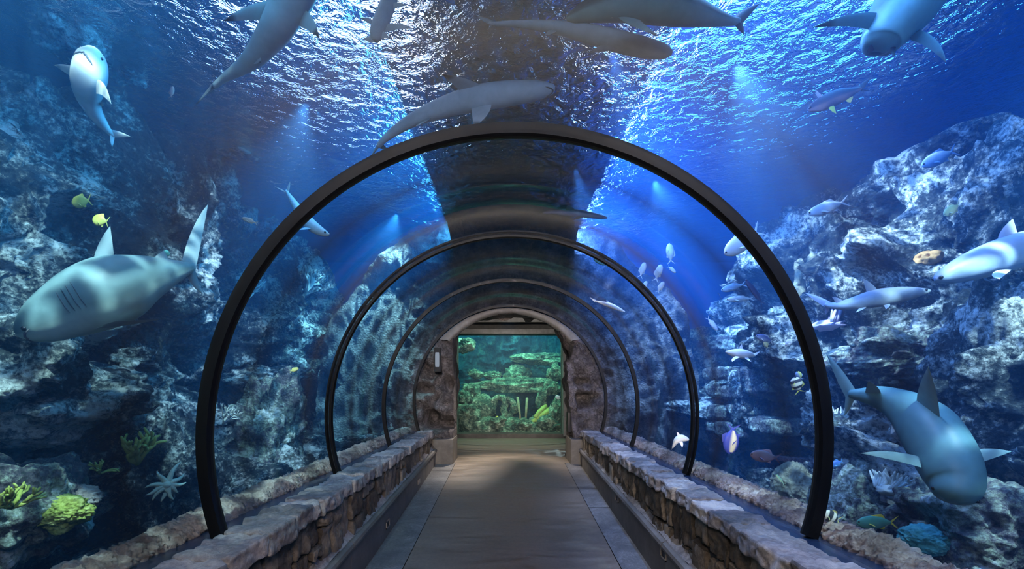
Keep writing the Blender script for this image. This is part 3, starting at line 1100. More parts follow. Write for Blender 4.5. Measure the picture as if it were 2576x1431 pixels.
def sponge():
    g = MB()
    pts = [(2275, 672, 16), (2300, 662, 17), (2325, 652, 19), (2345, 648, 18), (2310, 690, 13)]
    Vb, Fb = ico(4)
    for k, (px, py, r) in enumerate(pts):
        c, s = place(px, py, 4.25)
        D = Vb.copy()
        rr = 1 + .12 * fbm(D * 2 + k, 2)
        hole = np.clip(1 - np.linalg.norm(D - np.array([-.93, -.25, .25]), axis=1) / .38, 0, 1)
        rr = rr - hole * .9
        g.add(D * rr[:, None] * r * s * np.array([1.1, 1.25, 1.0]) + np.array(c), Fb)
    tag(g.build('tube_sponge', M['sponge'], smooth=True), 'orange brown sponge with round holes on the right reef', 'sponge')


sponge()
for k, (px, py, h, lab) in enumerate([(2012, 700, 95, 'shorter dark column sponge right of the first arch'), (2045, 680, 90, 'taller pale column sponge right of the first arch')]):
    c, s = place(px, py, 4.1)
    pts = [c + Vector((0, math.sin(q * 5) * .02, (q - .5) * h * s)) for q in np.linspace(0, 1, 14)]
    V, Q = tube(pts, [13 * s * (1 + .15 * math.sin(q * 9 + k) - (.5 if i in (0, 13) else 0)) for i, q in enumerate(np.linspace(0, 1, 14))], 18)
    V = np.array(V)
    V += (fbm(V * 14, 3) * .03)[:, None]
    o = mk('column_sponge', V, Q, M['brain'])
    tag(o, lab, 'sponge')

# starfish
c, s = place(418, 1218, 3.05)
g = MB()
rnd = random.Random(2)
Vb, Fb = ico(3)
nrm = Vector((.85, -.5, .1)).normalized()
e1 = Vector((0.5, .85, 0)).normalized()
e2 = Vector((0, 0, 1))
g.add(Vb * np.array([12 * s, 14 * s, 12 * s]) + np.array(c), Fb)
for a, l in ((62, 62), (118, 42), (22, 46), (-8, 46), (-40, 38), (-72, 46), (-100, 44), (-135, 46), (-160, 48), (176, 46)):
    a = math.radians(a)
    pts = []
    for q in np.linspace(0, 1, 9):
        aa = a + math.sin(q * 5 + l) * .10
        pts.append(Vector(c) + (e1 * math.cos(aa) + e2 * math.sin(aa)) * q * l * s + nrm * (math.sin(q * 3.1) * 3 * s))
    V, Q = tube(pts, [s * 7.5 * (1 - q) ** .7 + s * .8 for q in np.linspace(0, 1, 9)], 8)
    g.add(V, Q)
tag(g.build('starfish', plain('pale_starfish', (.62, .72, .55), .7, .3, bump=.6, bscale=60), smooth=True), 'pale ten-armed starfish clinging to the rock on the lower left', 'starfish')


# ------------------------------------------------------------------ fish and sharks
def cat(P, n):
    P = np.array(P, float)
    m = len(P)
    Pe = np.vstack([2 * P[0] - P[1], P, 2 * P[-1] - P[-2]])
    out = []
    for u in np.linspace(0, m - 1 - 1e-9, n):
        i = int(u)
        t = u - i
        a, b, c, d = Pe[i], Pe[i + 1], Pe[i + 2], Pe[i + 3]
        out.append(.5 * (2 * b + (c - a) * t + (2 * a - 5 * b + 4 * c - d) * t * t + (3 * b - 3 * c + d - a) * t ** 3))
    return np.array(out)


BACK, BELLY = (0.22, 0.25, 0.27), (0.80, 0.80, 0.78)


def creature(name, label, category, spine, up, fins=(), wide=.85, back=BACK, belly=BELLY, split=0.0, colf=None, eyes=None, group=None, gills=None, n=56, m=28, mouth=None, sharp=.35):
    """spine: (px, py, Y, half height in px) from the nose to the tail root; up: direction of the back;
       fins: (root front, root back, tip, bulge, colour, tip colour) in px with Y"""
    S = cat([(*K(a, b, Y), r * Y / F) for a, b, Y, r in spine], n)
    C, Rr = S[:, :3], np.maximum(S[:, 3], 0.002)
    up = Vector(up).normalized()
    V, Cc = [], []
    frames = []
    for i in range(n):
        t = Vector(C[min(i + 1, n - 1)] - C[max(i - 1, 0)]).normalized()
        u = (up - t * up.dot(t)).normalized()
        sd = t.cross(u)
        frames.append((Vector(C[i]), t, u, sd))
        for k in range(m):
            a = 2 * math.pi * k / m
            ca, sa = math.cos(a), math.sin(a)
            w = wide[0] + (wide[1] - wide[0]) * i / (n - 1) if isinstance(wide, tuple) else wide
            p = Vector(C[i]) + u * (sa * Rr[i]) + sd * (ca * Rr[i] * w)
            V.append(tuple(p))
            if colf:
                Cc.append(colf(i / (n - 1), sa, ca))
            else:
                q = 1 / (1 + math.exp(-(sa - split) / sharp * 4))
                Cc.append(tuple(belly[j] + (back[j] - belly[j]) * q for j in range(3)))
    V = np.array(V)
    Q = [tuple(q) for q in gridf(n, m, closev=True)]
    Q.append(tuple(range(m)))
    Q.append(tuple(range((n - 1) * m, n * m))[::-1])
    nb = len(V)
    allV, allQ = [V], Q
    for f in fins:
        A, B, T, bulge, c0, c1 = f[:6]
        th = f[6] if len(f) > 6 else .05
        A, B, T = K(*A), K(*B), K(*T)
        ch = (B - A)
        pn = ch.cross(T - A).normalized()
        mid = (A + B) / 2
        span = (T - mid)
        # leading edge bows forward, trailing edge hollows in
        c1p = A + span * .55 - ch.normalized() * bulge * span.length
        c2p = B + span * .35 - ch.normalized() * bulge * span.length * .9
        ns, nc = 12, 9
        G = []
        for side in (1, -1):
            for i in range(ns):
                q = i / (ns - 1)
                L = A * (1 - q) ** 2 + c1p * 2 * q * (1 - q) + T * q * q
                E = B * (1 - q) ** 2 + c2p * 2 * q * (1 - q) + T * q * q
                if q > .97:
                    L = L + (E - L) * .02
                for j in range(nc):
                    w = j / (nc - 1)
                    p = L + (E - L) * w + pn * side * th * ch.length * (math.sin(math.pi * w ** .7) * (1 - q * .85) + .02)
                    G.append(tuple(p))
                    k2 = max(0, min(1, (q - .72) / .12))
                    Cc.append(tuple(c0[z] + (c1[z] - c0[z]) * k2 for z in range(3)))
        b0 = nb
        allQ += [tuple(x) for x in gridf(ns, nc, base=b0)]
        allQ += [tuple(x) for x in gridf(ns, nc, base=b0 + ns * nc, flip=True)]
        for j in range(nc - 1):
            pass
        nb += len(G)
        allV.append(np.array(G))
    o = mk(name, np.concatenate(allV), allQ, M['skin'], cols=np.array(Cc), origin=tuple(C[n // 2]))
    tag(o, label, category, group)
    if eyes:
        fr, ang, rad = eyes
        i = int(fr * (n - 1))
        c_, t, u, sd = frames[i]
        w = wide[0] if isinstance(wide, tuple) else wide
        for sg in (-1, 1):
            pos = c_ + u * math.sin(ang) * Rr[i] * .97 + sd * sg * math.cos(ang) * Rr[i] * w * .97
            Vb, Fb = ico(2)
            mk('eye', Vb * rad + np.array(pos), Fb, M['eye'], o)
    if gills:
        i0, i1, cnt = gills
        for sg in (-1, 1):
            g = MB()
            for k in range(cnt):
                i = int((i0 + (i1 - i0) * k / (cnt - 1)) * (n - 1))
                c_, t, u, sd = frames[i]
                w = wide[0] if isinstance(wide, tuple) else wide
                pts = []
                for a in np.linspace(-.45, .4, 7):
                    pts.append(c_ + u * math.sin(a) * Rr[i] + sd * sg * math.cos(a) * Rr[i] * w * 1.0 + t * .012 * math.sin(a * 3))
                Vt, Qt = tube(pts, [.001, .003, .004, .004, .004, .003, .001], 6)
                g.add(Vt, Qt)
            g.build('gill_slits', plain('gill_shadow', (.12, .14, .15), .8), o, smooth=True)
    if mouth:
        fr, a0, a1, r_ = mouth
        i = int(fr * (n - 1))
        pts = []
        for a in np.linspace(a0, a1, 13):
            q = 1 - ((a - (a0 + a1) / 2) / ((a1 - a0) / 2)) ** 2
            ii = max(1, int(i - q * fr * n * .35))
            c_, t, u, sd = frames[ii]
            w = wide[0] if isinstance(wide, tuple) else wide
            pts.append(c_ + u * math.sin(a) * Rr[ii] * 1.0 + sd * math.cos(a) * Rr[ii] * w * 1.0)
        Vt, Qt = tube(pts, [r_ * .2] + [r_] * 11 + [r_ * .2], 6)
        mk('mouth', Vt, Qt, plain('mouth_line', (.1, .1, .11), .8), o)
    return o


DK = (0.03, 0.035, 0.04)
G1, G2 = (0.30, 0.36, 0.38), (0.24, 0.29, 0.31)
WH = (0.75, 0.76, 0.76)
# 1 large shark at the left
creature('shark', 'largest left shark swimming down to the left, tall dorsal fin raised', 'shark',
         [(50, 838, 3.0, 10), (62, 832, 3.0, 28), (100, 815, 3.02, 52), (160, 785, 3.08, 70), (230, 752, 3.16, 84), (300, 722, 3.26, 82), (360, 700, 3.36, 60), (420, 685, 3.48, 36), (468, 674, 3.58, 17), (484, 668, 3.62, 10)],
         (-.15, 0.1, 1), wide=.95, back=(.15, .23, .24), belly=(.5, .62, .56), split=-.55, eyes=(.19, -.35, .016), gills=(.37, .42, 5), mouth=(.2, -2.7, -.45, .008),
         fins=[((232, 680, 3.15), (288, 668, 3.2), (277, 568, 3.2), .06, (.18, .25, .28), (.18, .25, .28)),
               ((382, 668, 3.4), (430, 666, 3.48), (412, 630, 3.5), .1, G1, G1),
               ((458, 655, 3.56), (492, 680, 3.62), (524, 512, 3.85), .03, G1, G1, .12),
               ((466, 680, 3.58), (488, 664, 3.64), (510, 740, 3.75), .12, G1, G1, .12),
               ((240, 826, 3.0), (290, 808, 3.05), (420, 800, 3.35), .12, G1, G1),
               ((395, 712, 3.4), (418, 700, 3.45), (420, 730, 3.5), .1, G1, G1)])
# 2 reef shark rising, belly to the camera
creature('shark', 'grey shark at the upper left showing its pale belly, head up and tail curling right', 'shark',
         [(232, 122, 3.1, 6), (232, 130, 3.1, 22), (230, 150, 3.12, 32), (226, 180, 3.15, 36), (221, 212, 3.2, 34), (222, 245, 3.28, 26), (236, 280, 3.36, 18), (258, 312, 3.45, 12), (275, 332, 3.5, 7), (283, 342, 3.53, 5)],
         (-.1, 1, .25), wide=1.0, back=(.3, .34, .36), belly=(.62, .66, .66), split=.1, eyes=(.16, -.1, .010), mouth=(.26, -2.3, -.85, .006),
         fins=[((196, 172, 3.12), (200, 204, 3.2), (136, 164, 3.1), .05, WH, G1),
               ((246, 200, 3.12), (242, 236, 3.16), (280, 262, 3.05), .2, WH, G1),
               ((208, 262, 3.28), (222, 282, 3.33), (206, 272, 3.25), .1, WH, G1),
               ((246, 245, 3.3), (256, 268, 3.36), (262, 264, 3.3), .1, WH, G1),
               ((274, 326, 3.5), (288, 346, 3.54), (331, 345, 3.55), .1, WH, G1, .12),
               ((278, 334, 3.5), (290, 340, 3.54), (283, 374, 3.55), .1, WH, DK, .12)])
# 3 blacktip at the top
creature('shark', 'blacktip shark crossing the top, pale belly, long thin tail trailing down left', 'shark',
         [(780, -110, 2.75, 14), (770, -80, 2.76, 44), (745, -30, 2.8, 52), (722, 20, 2.85, 46), (700, 62, 2.9, 40), (668, 108, 3.0, 32), (636, 146, 3.1, 24), (600, 174, 3.2, 16), (565, 196, 3.3, 10), (540, 216, 3.36, 7)],
         (-.2, .6, .75), wide=.95, back=(.16, .17, .18), belly=(.66, .7, .68), split=.05,
         fins=[((682, 2, 2.85), (668, 52, 2.9), (560, 54, 2.75), .1, (.62, .66, .64), DK),
               ((758, 20, 2.85), (742, 62, 2.9), (803, 96, 2.75), .12, (.62, .66, .64), DK),
               ((648, 142, 3.05), (630, 162, 3.1), (656, 158, 3.0), .1, (.5, .52, .52), DK),
               ((612, 150, 3.12), (596, 166, 3.18), (604, 140, 3.2), .1, (.5, .52, .52), DK),
               ((552, 200, 3.34), (530, 226, 3.38), (494, 262, 3.5), .02, (.3, .32, .33), DK, .16)])


# 4 bonnethead
def hammer():
    o = creature('hammerhead_shark', 'small bonnethead shark with shovel-shaped head pointing down, at the top', 'shark',
                 [(944, 103, 2.9, 8), (946, 90, 2.9, 15), (952, 70, 2.92, 19), (962, 45, 2.95, 20), (972, 20, 3.0, 19), (984, -8, 3.05, 17), (1000, -40, 3.1, 12), (1020, -75, 3.2, 6)],
                 (0, .6, .8), wide=1.0, back=(.3, .32, .34), belly=(.68, .72, .72), split=.1,
                 fins=[((952, 58, 2.92), (956, 78, 2.92), (905, 46, 2.85), .15, (.62, .66, .66), G1),
                       ((972, 62, 2.93), (966, 82, 2.92), (1036, 72, 2.85), .15, (.62, .66, .66), G1),
                       ((985, 8, 3.0), (980, 26, 3.0), (1022, 14, 2.95), .1, (.62, .66, .66), G1),
                       ((938, 82, 2.9), (942, 104, 2.9), (914, 96, 2.9), -.4, (.66, .7, .7), (.66, .7, .7), .2),
                       ((950, 82, 2.9), (946, 104, 2.9), (978, 98, 2.9), .5, (.66, .7, .7), (.66, .7, .7), .2)])


hammer()
# 5 centre shark above the first arch
creature('shark', 'shark gliding over the middle of the first arch, nose to the right, pale belly', 'shark',
         [(1396, 224, 3.5, 6), (1385, 224, 3.5, 14), (1345, 228, 3.5, 23), (1290, 234, 3.52, 28), (1230, 242, 3.55, 30), (1170, 254, 3.6, 28), (1110, 272, 3.65, 23), (1050, 296, 3.7, 17), (1000, 325, 3.78, 12), (965, 352, 3.85, 8), (952, 368, 3.9, 6)],
         (0, .6, .8), wide=1.0, back=(.1, .1, .11), belly=(.66, .7, .76), split=.25, eyes=(.12, .2, .012), mouth=(.16, -2.3, -.85, .005),
         fins=[((1222, 222, 3.52), (1168, 238, 3.58), (1112, 186, 3.4), .1, (.6, .64, .7), DK),
               ((1236, 262, 3.52), (1186, 270, 3.58), (1192, 320, 3.4), .1, (.6, .64, .7), DK),
               ((1085, 296, 3.65), (1058, 302, 3.7), (1046, 318, 3.6), .1, G1, DK),
               ((962, 350, 3.86), (948, 374, 3.92), (928, 402, 3.95), .05, G2, DK, .15),
               ((956, 358, 3.87), (952, 372, 3.92), (975, 378, 3.95), .1, G2, DK, .15)])
# 6 long shark top right of centre
creature('shark', 'slender pale shark at the top centre, head to the lower right', 'shark',
         [(1690, 134, 2.9, 6), (1672, 130, 2.9, 16), (1630, 122, 2.9, 22), (1570, 108, 2.92, 24), (1500, 90, 2.95, 22), (1430, 74, 3.0, 17), (1360, 64, 3.05, 12), (1300, 60, 3.1, 8), (1245, 60, 3.15, 5), (1232, 58, 3.17, 4)],
         (0, .5, .86), wide=1.0, back=(.12, .1, .1), belly=(.7, .68, .7), split=.15,
         fins=[((1560, 118, 2.92), (1520, 108, 2.95), (1475, 134, 2.85), .1, (.6, .58, .6), G1),
               ((1400, 78, 3.0), (1380, 76, 3.0), (1370, 90, 2.95), .1, (.5, .5, .5), G1),
               ((1250, 56, 3.14), (1234, 64, 3.16), (1190, 38, 3.25), .05, G2, DK, .15),
               ((1250, 62, 3.14), (1236, 62, 3.16), (1225, 78, 3.2), .05, G2, DK, .15)])
# 7 dark shark at the top
creature('shark', 'dark teal backed shark along the very top edge, tail to the right', 'shark',
         [(1425, 46, 2.5, 6), (1445, 40, 2.5, 16), (1500, 22, 2.5, 30), (1580, 8, 2.52, 42), (1660, 12, 2.55, 44), (1730, 26, 2.6, 36), (1790, 42, 2.66, 22), (1835, 52, 2.72, 12), (1858, 54, 2.76, 8)],
         (0, -.1, 1), wide=.9, back=(.02, .04, .05), belly=(.14, .27, .27), split=-.1,
         fins=[((1555, 44, 2.45), (1610, 50, 2.48), (1660, 92, 2.35), .15, (.15, .28, .28), DK),
               ((1845, 44, 2.74), (1868, 58, 2.78), (1912, 8, 2.85), .05, DK, DK, .15),
               ((1848, 60, 2.74), (1868, 56, 2.78), (1872, 86, 2.82), .1, DK, DK, .15),
               ((1600, -25, 2.5), (1650, -30, 2.52), (1660, -80, 2.52), .1, DK, DK)])
# 8 heavy shark at the top right
creature('shark', 'heavy teal shark coming head down at the top right, broad side fins spread', 'shark',
         [(2209, 130, 2.5, 3), (2210, 126, 2.5, 22), (2213, 112, 2.5, 40), (2222, 94, 2.5, 48), (2246, 56, 2.52, 62), (2280, 10, 2.56, 74), (2310, -40, 2.62, 76), (2340, -100, 2.7, 60), (2370, -170, 2.8, 34), (2400, -230, 2.9, 14)],
         (.3, .3, .85), wide=1.05, back=(.04, .1, .11), belly=(.2, .4, .38), split=0.35,
         fins=[((2238, 40, 2.5), (2205, 84, 2.5), (2042, 70, 2.35), .16, (.12, .26, .28), DK),
               ((2300, 70, 2.5), (2272, 96, 2.5), (2380, 158, 2.35), .2, (.05, .1, .11), DK),
               ((2192, 112, 2.48), (2200, 126, 2.5), (2180, 138, 2.45), .1, DK, DK),
               ((2240, 112, 2.48), (2256, 104, 2.5), (2250, 142, 2.45), .1, DK, DK)])
# 9 snapper
creature('fish', 'brown snapper with yellow belly fins on the upper right, tail up to the right', 'fish',
         [(2033, 276, 4.0, 3), (2040, 273, 4.0, 9), (2062, 264, 4.0, 17), (2092, 250, 4.02, 19), (2122, 238, 4.05, 16), (2148, 229, 4.08, 9), (2166, 222, 4.1, 4)],
         (-.2, 0, 1), wide=.5, back=(.03, .035, .05), belly=(.26, .17, .16), split=-.1, eyes=(.12, .35, .012),
         fins=[((2156, 222, 4.1), (2168, 230, 4.1), (2192, 194, 4.12), .05, DK, DK, .1), ((2160, 226, 4.1), (2170, 224, 4.1), (2194, 230, 4.12), .02, DK, DK, .1),
               ((2082, 268, 4.0), (2098, 266, 4.0), (2104, 286, 3.98), .1, (.8, .75, .1), (.8, .75, .1)), ((2126, 250, 4.05), (2146, 242, 4.06), (2140, 258, 4.05), .1, (.6, .55, .15), (.6, .55, .15)),
               ((2062, 250, 4.0), (2076, 246, 4.0), (2052, 226, 3.95), .1, (.45, .5, .6), (.45, .5, .6)), ((2090, 236, 4.02), (2140, 224, 4.06), (2112, 222, 4.05), .1, DK, DK)])
# 10 slim pale shark right
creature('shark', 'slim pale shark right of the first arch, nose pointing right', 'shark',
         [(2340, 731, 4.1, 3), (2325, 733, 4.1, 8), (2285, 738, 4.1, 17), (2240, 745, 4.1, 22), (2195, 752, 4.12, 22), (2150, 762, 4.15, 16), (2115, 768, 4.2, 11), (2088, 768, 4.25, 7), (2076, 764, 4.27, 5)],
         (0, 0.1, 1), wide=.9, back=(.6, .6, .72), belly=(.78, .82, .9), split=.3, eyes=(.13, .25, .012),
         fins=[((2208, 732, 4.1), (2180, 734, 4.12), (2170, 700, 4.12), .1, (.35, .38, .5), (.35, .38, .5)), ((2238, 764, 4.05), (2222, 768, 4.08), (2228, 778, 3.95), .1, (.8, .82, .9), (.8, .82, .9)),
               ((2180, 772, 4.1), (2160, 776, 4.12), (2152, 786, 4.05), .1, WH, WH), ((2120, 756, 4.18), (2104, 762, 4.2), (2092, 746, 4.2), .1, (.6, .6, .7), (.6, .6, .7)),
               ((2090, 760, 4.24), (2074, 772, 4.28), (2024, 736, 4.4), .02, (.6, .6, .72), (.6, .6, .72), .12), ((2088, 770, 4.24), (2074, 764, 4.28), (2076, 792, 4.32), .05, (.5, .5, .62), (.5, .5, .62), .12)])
# 11 large right edge shark
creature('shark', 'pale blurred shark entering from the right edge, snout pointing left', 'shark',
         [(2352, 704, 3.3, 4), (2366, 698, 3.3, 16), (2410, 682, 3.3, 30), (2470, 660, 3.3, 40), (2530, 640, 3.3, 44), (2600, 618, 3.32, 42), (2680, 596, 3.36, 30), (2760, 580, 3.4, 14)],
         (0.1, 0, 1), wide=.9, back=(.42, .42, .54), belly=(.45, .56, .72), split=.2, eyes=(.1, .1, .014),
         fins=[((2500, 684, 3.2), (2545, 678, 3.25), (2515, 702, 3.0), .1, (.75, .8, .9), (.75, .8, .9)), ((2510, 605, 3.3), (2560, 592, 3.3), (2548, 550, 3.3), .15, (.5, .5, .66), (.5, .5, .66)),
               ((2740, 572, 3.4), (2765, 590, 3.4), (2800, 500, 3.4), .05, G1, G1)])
# 12 bottom right shark, back to the camera
creature('shark', 'big teal shark diving at the lower right, broad round head and back to the viewer', 'shark',
         [(2398, 1262, 2.55, 16), (2402, 1246, 2.56, 44), (2404, 1215, 2.6, 60), (2388, 1170, 2.66, 68), (2362, 1120, 2.74, 70), (2330, 1072, 2.84, 66), (2290, 1036, 2.94, 52), (2248, 1012, 3.04, 38), (2205, 998, 3.14, 28), (2165, 993, 3.24, 17), (2140, 990, 3.3, 11)],
         (-.35, -.75, .55), wide=.95, back=(.12, .27, .30), belly=(.4, .5, .5), split=-.6, eyes=(.12, .0, .012),
         fins=[((2364, 1064, 2.72), (2306, 1012, 2.84), (2335, 922, 2.60), .0, (.34, .5, .52), (.34, .5, .52)),
               ((2312, 1148, 2.7), (2318, 1176, 2.66), (2165, 1140, 2.6), .06, (.24, .4, .42), (.24, .4, .42)),
               ((2430, 1136, 2.66), (2440, 1172, 2.64), (2545, 1136, 2.6), .06, (.24, .4, .42), (.24, .4, .42)),
               ((2216, 992, 3.06), (2176, 988, 3.16), (2184, 958, 3.0), .1, (.34, .5, .52), (.34, .5, .52)),
               ((2268, 1056, 2.95), (2246, 1044, 3.0), (2240, 1092, 2.95), .1, G1, G1),
               ((2152, 980, 3.26), (2130, 1004, 3.34), (2078, 888, 3.5), .0, (.22, .38, .38), (.22, .38, .38), .12),
               ((2150, 996, 3.26), (2128, 992, 3.34), (2124, 1046, 3.4), .05, (.22, .38, .38), (.22, .38, .38), .12)])
# 13 shark behind the first arch, upper left
creature('shark', 'small pale shark passing behind the first arch on its upper left, nose down right', 'shark',
         [(828, 590, 4.2, 3), (818, 587, 4.2, 8), (798, 577, 4.2, 13), (776, 560, 4.22, 15), (756, 536, 4.25, 13), (740, 512, 4.3, 9), (726, 490, 4.35, 5), (720, 480, 4.38, 3)],
         (.3, 0, 1), wide=.9, back=(.7, .72, .78), belly=(.45, .62, .72), split=.3, eyes=(.14, .2, .01),
         fins=[((786, 574, 4.18), (770, 570, 4.2), (750, 578, 4.1), .1, (.4, .6, .7), (.4, .6, .7)), ((772, 542, 4.22), (760, 524, 4.25), (786, 520, 4.25), -.1, G1, G1), ((724, 488, 4.36), (716, 480, 4.4), (690, 468, 4.45), .0, G1, G1), ((726, 486, 4.36), (720, 478, 4.4), (730, 456, 4.45), .0, G1, G1)])
# 14 dark slim shark in the tunnel top
creature('shark', 'slim dark shark seen small over the tunnel between first and second arch', 'shark',
         [(1528, 548, 5.6, 2), (1515, 546, 5.6, 5), (1485, 541, 5.6, 8), (1450, 536, 5.62, 9), (1415, 534, 5.65, 7), (1385, 534, 5.7, 4), (1366, 535, 5.72, 2)],
         (0, 0, 1), wide=.9, back=(.06, .06, .1), belly=(.25, .25, .4), split=0,
         fins=[((1446, 528, 5.6), (1424, 528, 5.6), (1428, 516, 5.6), .1, DK, DK), ((1470, 545, 5.55), (1450, 545, 5.55), (1440, 554, 5.5), .1, DK, DK), ((1372, 533, 5.7), (1362, 537, 5.72), (1344, 540, 5.75), .0, DK, DK)])
# 15 white slim shark far right of portal
creature('shark', 'slim white shark far back above the third arch on the right', 'shark',
         [(1572, 784, 6.6, 1.5), (1560, 779, 6.6, 4), (1540, 770, 6.6, 6), (1522, 764, 6.6, 5), (1506, 759, 6.6, 2.5), (1498, 757, 6.6, 1.5)],
         (0, 0, 1), wide=.9, back=WH, belly=(.9, .9, .9), fins=[((1535, 764, 6.6), (1526, 762, 6.6), (1526, 754, 6.6), .1, WH, WH), ((1502, 757, 6.6), (1496, 759, 6.6), (1484, 748, 6.6), 0, WH, WH)])


def simple_fish(px, py, Y, L, ang, hgt, label, back, belly, fin=None, name='fish', up=(0, 0, 1), colf=None, yaw=0.0, dorsal=True, wide=.45, eyes=True, cat_='fish', group=None):
    """small fish: centre, length and height in px, heading angle in the picture plane (deg), yaw = depth change over its length"""
    a = math.radians(ang)
    dx, dy = math.cos(a), -math.sin(a)
    fin = fin or belly

    def at(u, v, w=0):  # u along to the nose (-.5 .. .5), v up
        ux, uy = -dy * -1, -dx
        # image up direction perpendicular to heading
        nx, ny = dy, -dx
        if ny > 0:
            nx, ny = -nx, -ny
        return (px + dx * u * L + nx * v * hgt, py + dy * u * L + ny * v * hgt, Y - yaw * u + w)
    sp = []
    for u, r in ((.5, .06), (.46, .2), (.34, .4), (.15, .5), (-.05, .46), (-.2, .3), (-.32, .14), (-.36, .1)):
        p = at(u, 0)
        sp.append((p[0], p[1], p[2], r * hgt))
    fins = [(at(-.33, .05), at(-.38, -.02), at(-.56, .5), 0, fin, fin, .08), (at(-.33, -.05), at(-.38, .02), at(-.56, -.5), 0, fin, fin, .08),
            (at(.2, -.1, -.02), at(.1, -.15, -.02), at(.0, -.35, -.06), .05, fin, fin),
            (at(-.05, -.4), at(-.2, -.28), at(-.2, -.5), .05, fin, fin)]
    if dorsal:
        fins.append((at(.2, .42), at(-.2, .25), at(-.12, .62), .05, fin, fin))
    return creature(name, label, cat_, sp, up, fins, wide=wide, back=back, belly=belly, colf=colf, eyes=(.14, .3, max(.004, L * Y / F * .022)) if eyes else None, group=group, n=30, m=16)


SIL, SILB = (.75, .78, .85), (.85, .87, .92)
simple_fish(2082, 522, 4.4, 105, 198, 30, 'silver fish above the right ridge, just right of the first arch', SIL, SILB)
simple_fish(2362, 397, 4.3, 95, 205, 34, 'silver white fish high on the right over the crusty shoulder', SILB, (.3, .45, .7))
simple_fish(1868, 608, 4.3, 110, 215, 44, 'white fish passing behind the first arch on its upper right', SIL, (.75, .8, .8))
simple_fish(2005, 968, 3.6, 42, 110, 30, 'black and white striped butterflyfish left of the first arch on the right', WH, WH, (.8, .8, .2), colf=lambda t, s_, c_: (.85, .85, .75) if int(t * 7) % 2 else (.05, .06, .1))
simple_fish(2093, 1300, 3.0, 46, 155, 30, 'black and white banded fish beside the base of the first arch on the right', WH, WH, (.8, .8, .3), colf=lambda t, s_, c_: (.85, .88, .75) if int(t * 6) % 2 else (.04, .05, .07))
simple_fish(1924, 852, 4.2, 46, 160, 18, 'small blue fish with a pale tail below the right reef edge', (.1, .15, .4), (.3, .4, .7), WH)
simple_fish(1927, 867, 4.2, 20, 120, 12, 'tiny yellow white fish under the small blue fish', (.7, .7, .4), (.8, .8, .6))
simple_fish(2205, 1314, 3.0, 100, 180, 34, 'green parrotfish with a yellow tail in the lower right', (.08, .35, .28), (.12, .4, .35), (.7, .65, .1))
simple_fish(1925, 1148, 3.5, 76, 172, 30, 'dim brownish purple fish above the right parapet', (.05, .06, .12), (.08, .08, .16))
simple_fish(1962, 1205, 3.3, 34, 130, 7, 'thin green wrasse above the right parapet', (.3, .8, .6), (.5, .9, .7))
simple_fish(2105, 1166, 3.2, 34, 205, 18, 'small blue fish right of the first arch above the sloping rock', (.05, .15, .5), (.1, .3, .7))
simple_fish(2395, 527, 4.1, 50, 215, 24, 'yellowish fish in the dark hollow high on the right', (.45, .5, .25), (.6, .6, .35))
simple_fish(205, 507, 3.5, 48, 190, 32, 'dim olive yellow fish high on the left above the large dorsal fin', (.42, .42, .08), (.5, .5, .12))
simple_fish(253, 555, 3.4, 40, 170, 30, 'dim yellow fish touching the tip of the large dorsal fin', (.45, .45, .08), (.55, .52, .12))
simple_fish(432, 232, 3.8, 30, 80, 12, 'small reddish fish in dark blue water at the upper left', (.45, .15, .15), (.6, .25, .2))
simple_fish(628, 555, 4.0, 42, 160, 12, 'small pinkish fish left of the first arch', (.6, .35, .3), (.7, .5, .4))
simple_fish(418, 638, 3.6, 20, 20, 16, 'small teal fish behind the second dorsal fin of the large shark', (.1, .4, .4), (.15, .5, .45))
simple_fish(1512, 661, 6.2, 42, 155, 10, 'small dark green fish just inside the second arch at the upper right', (.05, .15, .12), (.1, .25, .2))
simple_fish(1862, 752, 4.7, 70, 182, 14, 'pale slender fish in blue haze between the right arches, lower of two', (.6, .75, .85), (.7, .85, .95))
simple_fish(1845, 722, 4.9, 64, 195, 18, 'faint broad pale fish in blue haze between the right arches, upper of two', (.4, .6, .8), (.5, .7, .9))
simple_fish(1898, 735, 4.2, 80, 125, 14, 'dark blue slim fish heading up beside the first arch on the right', (.04, .06, .15), (.08, .1, .22))
simple_fish(1662, 722, 5.4, 32, 60, 12, 'white fish heading up right, lowest of the white fish near the second arch', WH, (.9, .9, .85), wide=.7)
simple_fish(1620, 722, 5.5, 34, 65, 11, 'white fish crossing behind the second arch at its upper right', WH, (.9, .9, .85), wide=.7)
simple_fish(1690, 678, 5.6, 26, -40, 9, 'smallest white fish near the second arch, facing down right', WH, (.9, .9, .85), wide=.7)
simple_fish(1656, 686, 5.8, 44, 70, 17, 'blurred white light reflection modelled as a fish, middle of the group by the second arch', WH, (.95, .95, .92), wide=.7)  # this and the next two white bodies stand in for blurred light reflections
simple_fish(1616, 679, 5.9, 40, 72, 15, 'blurred white light reflection modelled as a fish, closest to the second arch', WH, (.95, .95, .92), wide=.7)
simple_fish(1686, 637, 5.8, 50, 95, 20, 'blurred white light reflection modelled as a fish, topmost by the second arch', WH, (.95, .95, .92), wide=.7)
simple_fish(1792, 815, 5.0, 44, -52, 12, 'pale fish nosing down in front of the hazy rock arch', (.5, .65, .85), (.6, .75, .9))
simple_fish(1985, 860, 4.0, 26, 230, 14, 'tiny silver fish touching the first arch on the right', SIL, SILB)
simple_fish(2010, 945, 3.7, 24, 120, 16, 'tiny yellow and blue fish above the striped butterflyfish', (.6, .65, .2), (.2, .3, .6))
simple_fish(740, 930, 4.4, 0.1 + 24, 20, 10, 'tiny yellow fish in front of the ledge left of the second arch', (.6, .6, .2), (.7, .7, .3))
